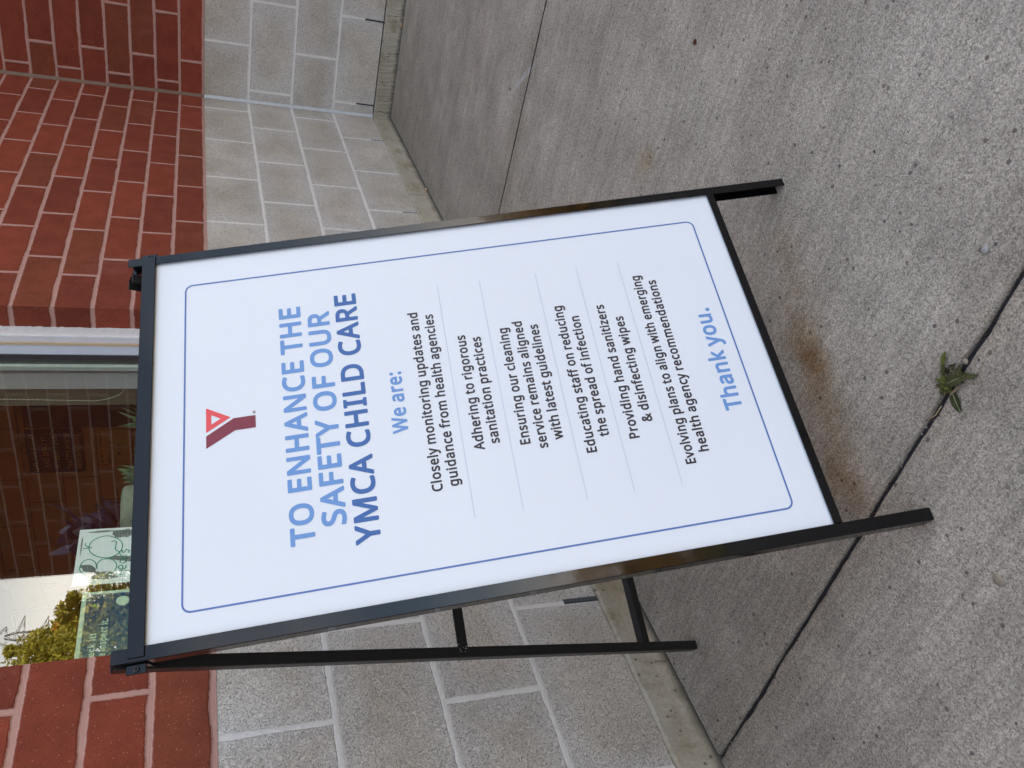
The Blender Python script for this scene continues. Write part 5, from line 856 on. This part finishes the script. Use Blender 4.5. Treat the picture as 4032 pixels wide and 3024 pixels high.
cab = empty('dark_cabinet', MB @ Matrix.Translation((-0.02, -1.80, 0.02)), 'tall dark cabinet against the brown inner wall, seen through the window', 'cabinet')
bm = bmesh.new(); box(bm, (-0.075, -0.17, 0), (0.075, 0.17, 1.82), None, 0.004); link('carcass', bm, 'cabinet', cab)
bm = bmesh.new(); box(bm, (0.0755, -0.163, 0.05), (0.088, 0.163, 1.79), None, 0.003); dr = link('door', bm, 'cabinet', cab)
bm = bmesh.new(); tube(bm, [(0.089, 0.14, 0.95), (0.11, 0.14, 0.96), (0.11, 0.14, 1.08), (0.089, 0.14, 1.09)], 0.004, 8); link('handle', bm, 'galv', dr)
def wallthing(name, d0, d1, z0, z1, th, mat, label, cat):
    t = empty(name, MB @ Matrix.Translation((-0.10, -(d0 + d1) / 2, z0)), label, cat)
    bm = bmesh.new(); box(bm, (0.001, -(d1 - d0) / 2, 0), (th, (d1 - d0) / 2, z1 - z0), None, 0.002 if th > .006 else 0); link('board', bm, mat, t)
    return t, t.matrix_world.inverted() @ MB @ axes(Vector((-0.10 + th + 0.0008, 0, 0)), Vector((0, 1, 0)), Vector((0, 0, 1)), Vector((1, 0, 0)))
pq, Mq = wallthing('wall_plaque', 2.105, 2.440, 1.572, 1.874, 0.018, 'plaque', 'dark brown plaque with gold lettering on the brown inner wall', 'plaque')
for s_, x0, x1, z, c in (('LIVE FOR TODAY', -2.425, -2.125, 1.826, .026), ('AND MAKE IT', -2.395, -2.150, 1.763, .028), ('SO BEAUTIFUL', -2.402, -2.140, 1.708, .028), ("THAT IT'S WORTH", -2.412, -2.130, 1.640, .028), ('REMEMBERING', -2.408, -2.134, 1.590, .026)):
    poly2d('plaque_lettering', text_polys(s_, x0, x1, z, c), 'gold', pq, Mq, 0)
eb, Me = wallthing('emergency_notice', 2.118, 2.425, 1.310, 1.492, 0.004, 'amber', 'amber emergency notice below the dark plaque on the inner wall', 'notice')
poly2d('header_band', [[(-2.424, 1.464), (-2.119, 1.464), (-2.119, 1.4915), (-2.424, 1.4915)]], 'orange', eb, Me, 0)
poly2d('notice_lettering', text_polys('IN CASE OF EMERGENCY', -2.385, -2.130, 1.4695, 0.016), 'print_black', eb, Me, 0.0006); poly2d('notice_lettering', text_polys('9-911', -2.390, -2.330, 1.425, 0.016), 'print_black', eb, Me, 0.0006)
for g_ in ([circ(-2.404, 1.478, 0.0085), circ(-2.404, 1.478, 0.006)], [circ(-2.402, 1.460, 0.0085), circ(-2.402, 1.460, 0.006)], [circ(-2.310, 1.378, 0.009)], [circ(-2.240, 1.378, 0.009)], [circ(-2.215, 1.420, 0.007)]): poly2d('notice_symbol', [g_], 'print_black', eb, Me, 0.0012)
bm = bmesh.new(); Mk = MB @ Matrix.Translation((-0.10, -2.250, 1.893)); tube(bm, [Mk @ Vector((0.001, 0, 0)), Mk @ Vector((0.012, 0, 0)), Mk @ Vector((0.02, 0, 0)), Mk @ Vector((0.03, 0, 0))], [0.007, 0.006, 0.011, 0.009], 14)
bmesh.ops.transform(bm, matrix=MB.inverted(), verts=bm.verts); link('knob', bm, 'orange', bld, None, True)

# ------------------------------------------------------------------ weed in the open joint and loose bits on the ground
weed = empty('dandelion_weed', Matrix.Translation((0.0, 0.785, 0.0)), 'small green weed growing out of the open joint in the pavement', 'weed')
def wl(name, a, b, wd, mat, z0=0.001, z1=0.004, curl=0.25, teeth=0.0, seed=0, fold=0.25, n=10, ribbed=False):
    z0 *= 0.6; z1 *= 0.55; curl *= 0.6; a3 = Vector((a[0], a[1] - 0.785, z0)); b3 = Vector((b[0], b[1] - 0.785, z1)); x = (b3 - a3); ln = x.length; x.normalize(); y = Vector((0, 0, 1)).cross(x).normalized(); z = x.cross(y)
    bm = bmesh.new(); M_ = axes(a3, x, y, z); leaf_shape(bm, M_, ln, wd, curl, fold, teeth, seed, n)
    bmesh.ops.solidify(bm, geom=bm.faces[:], thickness=0.0003)
    o = link(name, bm, mat, weed)
    if ribbed:
        bm = bmesh.new(); tube(bm, [M_ @ Vector((ln * t, 0, curl * ln * (t - t * t * 1.5) + 0.0002)) for t in [i / 8 for i in range(9)]], [0.0007 * (1 - 0.8 * i / 8) + 0.0001 for i in range(9)], 5); link('midrib', bm, 'rib', o)
    return o
wl('leaf', (0.010, 0.797), (0.030, 0.7955), 0.0085, 'weed_green', 0.003, 0.006, 0.15, 0.30, 1); wl('leaf', (0.024, 0.7965), (0.043, 0.7945), 0.0085, 'weed_yellow', 0.006, 0.003, 0.1, 0.25, 2)
wl('leaf', (0.000, 0.789), (0.0125, 0.757), 0.0175, 'weed_green', 0.005, 0.010, 0.35, 0.22, 3, 0.35, 12, True)
wl('leaf', (0.0075, 0.768), (0.020, 0.7665), 0.0120, 'weed_green', 0.009, 0.014, 0.2, 0.2, 4, 0.5)
wl('leaf', (0.008, 0.762), (0.0105, 0.745), 0.0085, 'weed_green', 0.008, 0.003, 0.2, 0.4, 5)
wl('leaf', (-0.011, 0.783), (-0.0385, 0.7715), 0.0150, 'weed_dark', 0.003, 0.002, 0.14, 0.16, 6, 0.15, 12, True)
wl('leaf', (-0.0165, 0.7865), (-0.002, 0.7675), 0.0030, 'straw', 0.005, 0.009, 0.1, 0.0, 7)['label'] = 'dry straw-coloured leaf'
wl('leaf', (0.015, 0.786), (0.0172, 0.776), 0.0012, 'straw', 0.006, 0.008, 0.1, 0.0, 8)['label'] = 'dry straw-coloured stalk'
q = random.Random(21)
for i in range(26):
    ang = q.uniform(0, 6.28); ln = q.uniform(.006, .012); cx0, cy0 = q.uniform(-.008, .006), q.uniform(.785, .800)
    wl('leaf', (cx0, cy0), (cx0 + ln * math.cos(ang), cy0 + ln * math.sin(ang)), q.uniform(.0035, .0062), ('weed_yellow', 'weed_green', 'weed_yellow')[i % 3], q.uniform(.001, .006), q.uniform(.002, .011), .3, .3, i + 30, .3, 7)
for i in range(34):
    ang = q.uniform(0, 6.28); ln = q.uniform(.004, .009); cx0, cy0 = q.uniform(.004, .024), q.uniform(.770, .792)
    wl('withered_leaf', (cx0, cy0), (cx0 + ln * math.cos(ang), cy0 + ln * math.sin(ang)), q.uniform(.0028, .0052), ('weed_dead', 'weed_dark', 'weed_dead', 'weed_green')[i % 4], q.uniform(.0008, .004), q.uniform(.001, .008), .3, .35, i + 60, .4, 7)
for i in range(22):
    ang = q.uniform(0, 6.28); ln = q.uniform(.005, .011); cx0, cy0 = q.uniform(-.014, .0), q.uniform(.788, .803)
    wl('withered_leaf', (cx0, cy0), (cx0 + ln * math.cos(ang), cy0 + ln * math.sin(ang)), q.uniform(.0012, .0028), ('weed_yellow', 'weed_dead')[i % 2], q.uniform(.0006, .003), q.uniform(.001, .004), .3, .35, i + 90, .3, 7)

def bit(name, x, y, rx, ry, rz, mat, label, cat, seed, yaw=0.0, flatleaf=False):
    bm = bmesh.new(); qq = random.Random(seed)
    if flatleaf:
        leaf_shape(bm, Matrix.Translation((-rx, 0, 0.001)), rx * 2, ry * 2, 0.2, 0.4, 0.25, seed); bmesh.ops.solidify(bm, geom=bm.faces[:], thickness=0.0003)
    else:
        ball(bm, (0, 0, rz * 0.7), (rx, ry, rz), 2)
        for v in bm.verts:
            k = qq.uniform(0.86, 1.12); v.co.x *= k; v.co.y *= qq.uniform(0.86, 1.12)
            v.co.z = max(v.co.z, 0.0003)
    return tag(link(name, bm, mat, None, Matrix.Translation((x, y, 0.0)) @ Matrix.Rotation(yaw, 4, 'Z'), not flatleaf), label, cat)
bit('dry_leaf', 0.683, 1.374, 0.0085, 0.006, 0.001, 'dry_leaf', 'small reddish dry leaf lying on open pavement to the right of the sign', 'leaf', 3, 0.8, True)
bit('dry_leaf', 0.936, 2.395, 0.006, 0.004, 0.001, 'dry_leaf', 'tiny brown leaf scrap at the end of the pale scuff on the pavement', 'leaf', 4, 0.2, True)
bit('wood_chip', 0.842, 3.402, 0.013, 0.007, 0.005, 'chip', 'pale wood chip at the foot of the window wall, right of the sign', 'chip', 5, 0.9)
bit('wood_chip', 1.738, 3.850, 0.014, 0.005, 0.006, 'chip', 'pale wood chip at the foot of the side wall', 'chip', 6, 2.4)
bit('pebble', 0.1690, 0.7360, 0.0060, 0.0055, 0.0018, 'pebble', 'pale flat pebble bedded in the pavement right of the weed', 'pebble', 7)
bit('pebble', -0.2440, 0.7180, 0.0095, 0.0065, 0.0014, 'pebble_tan', 'tan stone bedded in the pavement at the lower left of the picture', 'pebble', 8, 1.1)
bit('pebble', 0.0285, 0.7630, 0.0042, 0.0034, 0.0028, 'pebble_tan', 'tan pebble caught in the open joint beside the weed', 'pebble', 9, .3)
bm = bmesh.new(); tube(bm, [MB @ Vector((3.291, 0.0070, 0.030)), MB @ Vector((3.2925, 0.0095, 0.020)), MB @ Vector((3.296, 0.0100, 0.008)), MB @ Vector((3.297, 0.016, 0.0010))], [0.0007, 0.0010, 0.0010, 0.0006], 6)
tag(link('twig', bm, 'twig', None, None, True), 'thin brown twig leaning on the footing behind the rear leg of the sign', 'twig')
bm = bmesh.new(); tube(bm, [(-0.030, 0.800, 0.0012), (-0.034, 0.803, 0.0016), (-0.042, 0.809, 0.0012), (-0.050, 0.822, 0.0008)], [0.0006, 0.0008, 0.0008, 0.0004], 5)
tag(link('grass_stalk', bm, 'straw', None, None, True), 'pale dry stalk lying across the open joint left of the weed', 'stalk')

# grit and crumbs lying in the open joint, along the footings and loose on the slabs
bm = bmesh.new(); q = random.Random(44)
def crumb(s, d, r, z=0.0):
    k = len(bm.verts); bmesh.ops.create_icosphere(bm, subdivisions=1, radius=1.0, matrix=MB @ Matrix.Translation((s, d, z + r * .35)) @ Matrix.Rotation(q.uniform(0, 6.28), 4, 'Z') @ Matrix.Diagonal((r * q.uniform(.7, 1.4), r * q.uniform(.6, 1.0), r * q.uniform(.4, .8), 1)))
    bm.verts.ensure_lookup_table()
    for v in bm.verts[k:]: v.co += Vector((q.uniform(-1, 1), q.uniform(-1, 1), q.uniform(-.5, .5))) * r * .18
    bm.faces.ensure_lookup_table(); mi = q.choice((0, 1, 1, 2, 2, 3, 3)) if z > -.005 else q.choice((2, 2, 2, 3, 3, 3))
    for f in bm.faces[-20:]: f.material_index = mi
for i in range(260): d = q.uniform(.02, 2.2); crumb(3.511 + .0045 - .0155 * d + q.gauss(0, .0045), d, q.uniform(.0007, .0024), -.0085)
for i in range(160): d = q.uniform(.02, 2.2); crumb(3.511 + .0045 - .0155 * d + q.choice((-1, 1)) * abs(q.gauss(.007, .010)), d, q.uniform(.0006, .0016), 0)
for i in range(300): crumb(q.uniform(.02, 4.2), .0075 + q.gauss(0, .004), q.uniform(.0010, .0034), -.011)
for i in range(120): crumb(.0075 + q.gauss(0, .004), q.uniform(.02, 1.8), q.uniform(.0012, .0036), -.011)
for i in range(120): crumb(q.uniform(.1, 4.0), .02 + abs(q.gauss(0, .03)), q.uniform(.0008, .0024), 0)
for i in range(260): crumb(q.uniform(.3, 4.2), q.uniform(.05, 2.4), q.uniform(.0006, .0022), 0)
tag(link('grit', bm, ['pebble', 'pebble_tan', 'earth', 'weed_dead'], None), 'loose grit on the pavement', 'grit', None, 'stuff')

# ------------------------------------------------------------------ what the window mirrors: trees, hedge, pylon across the lawn
def polar(az, Rm): # azimuth from the wall's outward normal towards +s, measured from the mirrored camera
    return MB @ Vector((4.13 + Rm * math.sin(R(az)), -1.58 + Rm * math.cos(R(az)), -0.06))
def leaf_cloud(bm, c, rad, n, size, q, shell=0.35):
    for _ in range(n):
        while True:
            v = Vector((q.uniform(-1, 1), q.uniform(-1, 1), q.uniform(-1, 1)))
            if shell < v.length < 1: break
        p = Vector(c) + Vector((v.x * rad[0], v.y * rad[1], v.z * rad[2])); a = Vector((q.uniform(-1, 1), q.uniform(-1, 1), q.uniform(-.6, 1))).normalized(); x = a.orthogonal().normalized()
        x.rotate(Matrix.Rotation(q.uniform(0, 6.28), 3, a)); y = a.cross(x); s = size * q.uniform(.6, 1.3)
        bm.faces.new([bm.verts.new(p + x * s), bm.verts.new(p + y * s * .42), bm.verts.new(p - x * s), bm.verts.new(p - y * s * .42)])
def tree(name, pos, h, rad, mat, label, cat, n=5000, size=0.10, seed=1, clumps=16, stem=0.28, conic=False):
    q = random.Random(seed); t = empty(name, Matrix.Translation(pos), label, cat, None)
    bm = bmesh.new(); top = Vector((q.uniform(-.2, .2), q.uniform(-.2, .2), h * 0.86)); pts = [Vector((0, 0, 0)), Vector((q.uniform(-.08, .08), .05, h * .25)), Vector((q.uniform(-.12, .12), -.05, h * .55)), top]
    tube(bm, pts, [h * .028, h * .022, h * .013, h * .004], 9)
    br = bmesh.new(); cl = []
    for i in range(clumps):
        zf = stem + (1 - stem) * ((i + .5) / clumps); env = (1 - zf) * 1.15 if conic else math.sin(math.pi * min(.98, (zf - stem) / (1 - stem) * .86 + .12)) ** .7
        a = i * 2.4 + q.uniform(-.3, .3); rr = rad * env * q.uniform(.35, .8); c = Vector((rr * math.cos(a), rr * math.sin(a), h * (zf * .93)))
        k = rad * q.uniform(.26, .46) * (0.6 if conic else 1.0); cl.append((c, k))
        st = pts[1].lerp(top, max(0, zf - .3)); tube(br, [st, st.lerp(c, .5) + Vector((0, 0, .05)), c], [h * .008, h * .005, h * .002], 6, False)
    for c, k in cl: leaf_cloud(br, c, (k, k, k * .8), int(n / clumps), size, q)
    tk = link('trunk', bm, 'bark', t, None, True)
    cr_ = link('crown', br, [mat, 'bark'], t); return t
tree('broadleaf_tree', polar(-36.6, 21), 4.75, 1.55, 'crown_green', 'bushy green tree mirrored in the window glass beside the left jamb', 'tree', 16000, 0.06, 3, 30)
tree('broadleaf_tree', polar(-39.75, 17.5), 3.62, 0.62, 'crown_olive', 'small olive-green tree mirrored in the window glass above the paper sheet', 'tree', 5000, 0.05, 5, 16)
tree('broadleaf_tree', polar(-38.6, 33), 6.0, 0.95, 'crown_orange', 'orange autumn tree mirrored in the window glass behind the green trees', 'tree', 4000, 0.10, 7, 14)
tree('conifer_tree', polar(-37.55, 70), 14.9, 1.6, 'crown_green', 'slim dark green tree mirrored in the window glass beside the pylon', 'tree', 5000, 0.2, 9, 22, 0.1, True)
# clipped hedge
hd = bmesh.new(); q = random.Random(31); a0, a1 = polar(-46, 15.5), polar(-33.5, 13.5); Ld = (a1 - a0); hn = Vector((-Ld.y, Ld.x, 0)).normalized()
for i in range(70): leaf_cloud(hd, a0 + Ld * ((i + q.uniform(0, 1)) / 70) + hn * q.uniform(-.35, .35) + Vector((0, 0, q.uniform(.5, 2.0))), (.45, .45, .55), 260, 0.05, q, 0.1)
hdg = empty('hedge', Matrix.Translation((a0 + a1) / 2), 'long olive hedge mirrored low in the window glass behind the posters', 'hedge')
for v in hd.verts: v.co -= hdg.location
link('foliage', hd, 'crown_hedge', hdg)
bm = bmesh.new()
for i in range(14): p_ = a0 + Ld * ((i + .5) / 14) - hdg.location; tube(bm, [p_, p_ + Vector((q.uniform(-.1, .1), q.uniform(-.1, .1), 1.4))], [.035, .012], 6)
link('stem', bm, 'bark', hdg)
# lattice pylon
py = empty('transmission_pylon', Matrix.Translation(polar(-38.35, 230)) @ Matrix.Rotation(ANG + 0.5, 4, 'Z'), 'steel lattice pylon mirrored far off in the window glass', 'pylon')
bm = bmesh.new(); H_ = 43.5
def bar(a, b, r): tube(bm, [a, b], r, 4, False)
def half(z): return 3.2 - 2.35 * min(1, z / 30.0)
lv_ = [0, 6, 12, 17, 21.5, 25.5, 29, 32, 34.5, 37, 39.5, 41.5, H_]
for za, zb in zip(lv_, lv_[1:]):
    a, b = half(za), half(zb) if zb < H_ else 0.4
    ca = [Vector((x * a, y * a, za)) for x, y in ((-1, -1), (1, -1), (1, 1), (-1, 1))]; cb = [Vector((x * b, y * b, zb)) for x, y in ((-1, -1), (1, -1), (1, 1), (-1, 1))]
    for i in range(4): bar(ca[i], cb[i], .09); bar(ca[i], cb[(i + 1) % 4], .05); bar(ca[(i + 1) % 4], cb[i], .05); bar(cb[i], cb[(i + 1) % 4], .05)
link('tower', bm, 'steel', py)
for z, ln in ((34.5, 4.2), (39.5, 4.8), (43.2, 2.6)):
    bm = bmesh.new()
    for sx in (-1, 1):
        tip = Vector((sx * ln, 0, z + .1)); w_ = half(z)
        for yy in (-1, 1):
            bar(Vector((sx * w_, yy * w_, z)), tip, .06); bar(Vector((sx * w_, yy * w_, z + 1.6)), tip, .06); mid_ = Vector((sx * (w_ + ln) / 2, yy * w_ / 2, z + .05)); bar(Vector((sx * w_, yy * w_, z + 1.6)), mid_, .04)
            bar(mid_, Vector((sx * (w_ + ln) / 2, yy * w_ / 2, z + .85)), .04)
    link('cross_arm', bm, 'steel', py)
# far belt of trees in autumn sun round the lawn, reads as one mass
tb = bmesh.new(); q = random.Random(77)
for i in range(150):
    a = -32 + 125 * (i + q.uniform(0, 1)) / 150; Rr = q.uniform(24, 34); c = MB @ Vector((2 + Rr * math.sin(R(a)), Rr * math.cos(R(a)), 0)); hh = q.uniform(2.2, 6.5)
    leaf_cloud(tb, c + Vector((0, 0, hh * .45)), (1.5, 1.5, hh * .52), 170, 0.26, q, .3)
tag(link('tree_belt', tb, 'crown_gold', None), 'belt of autumn trees across the lawn', 'trees', None, 'stuff')
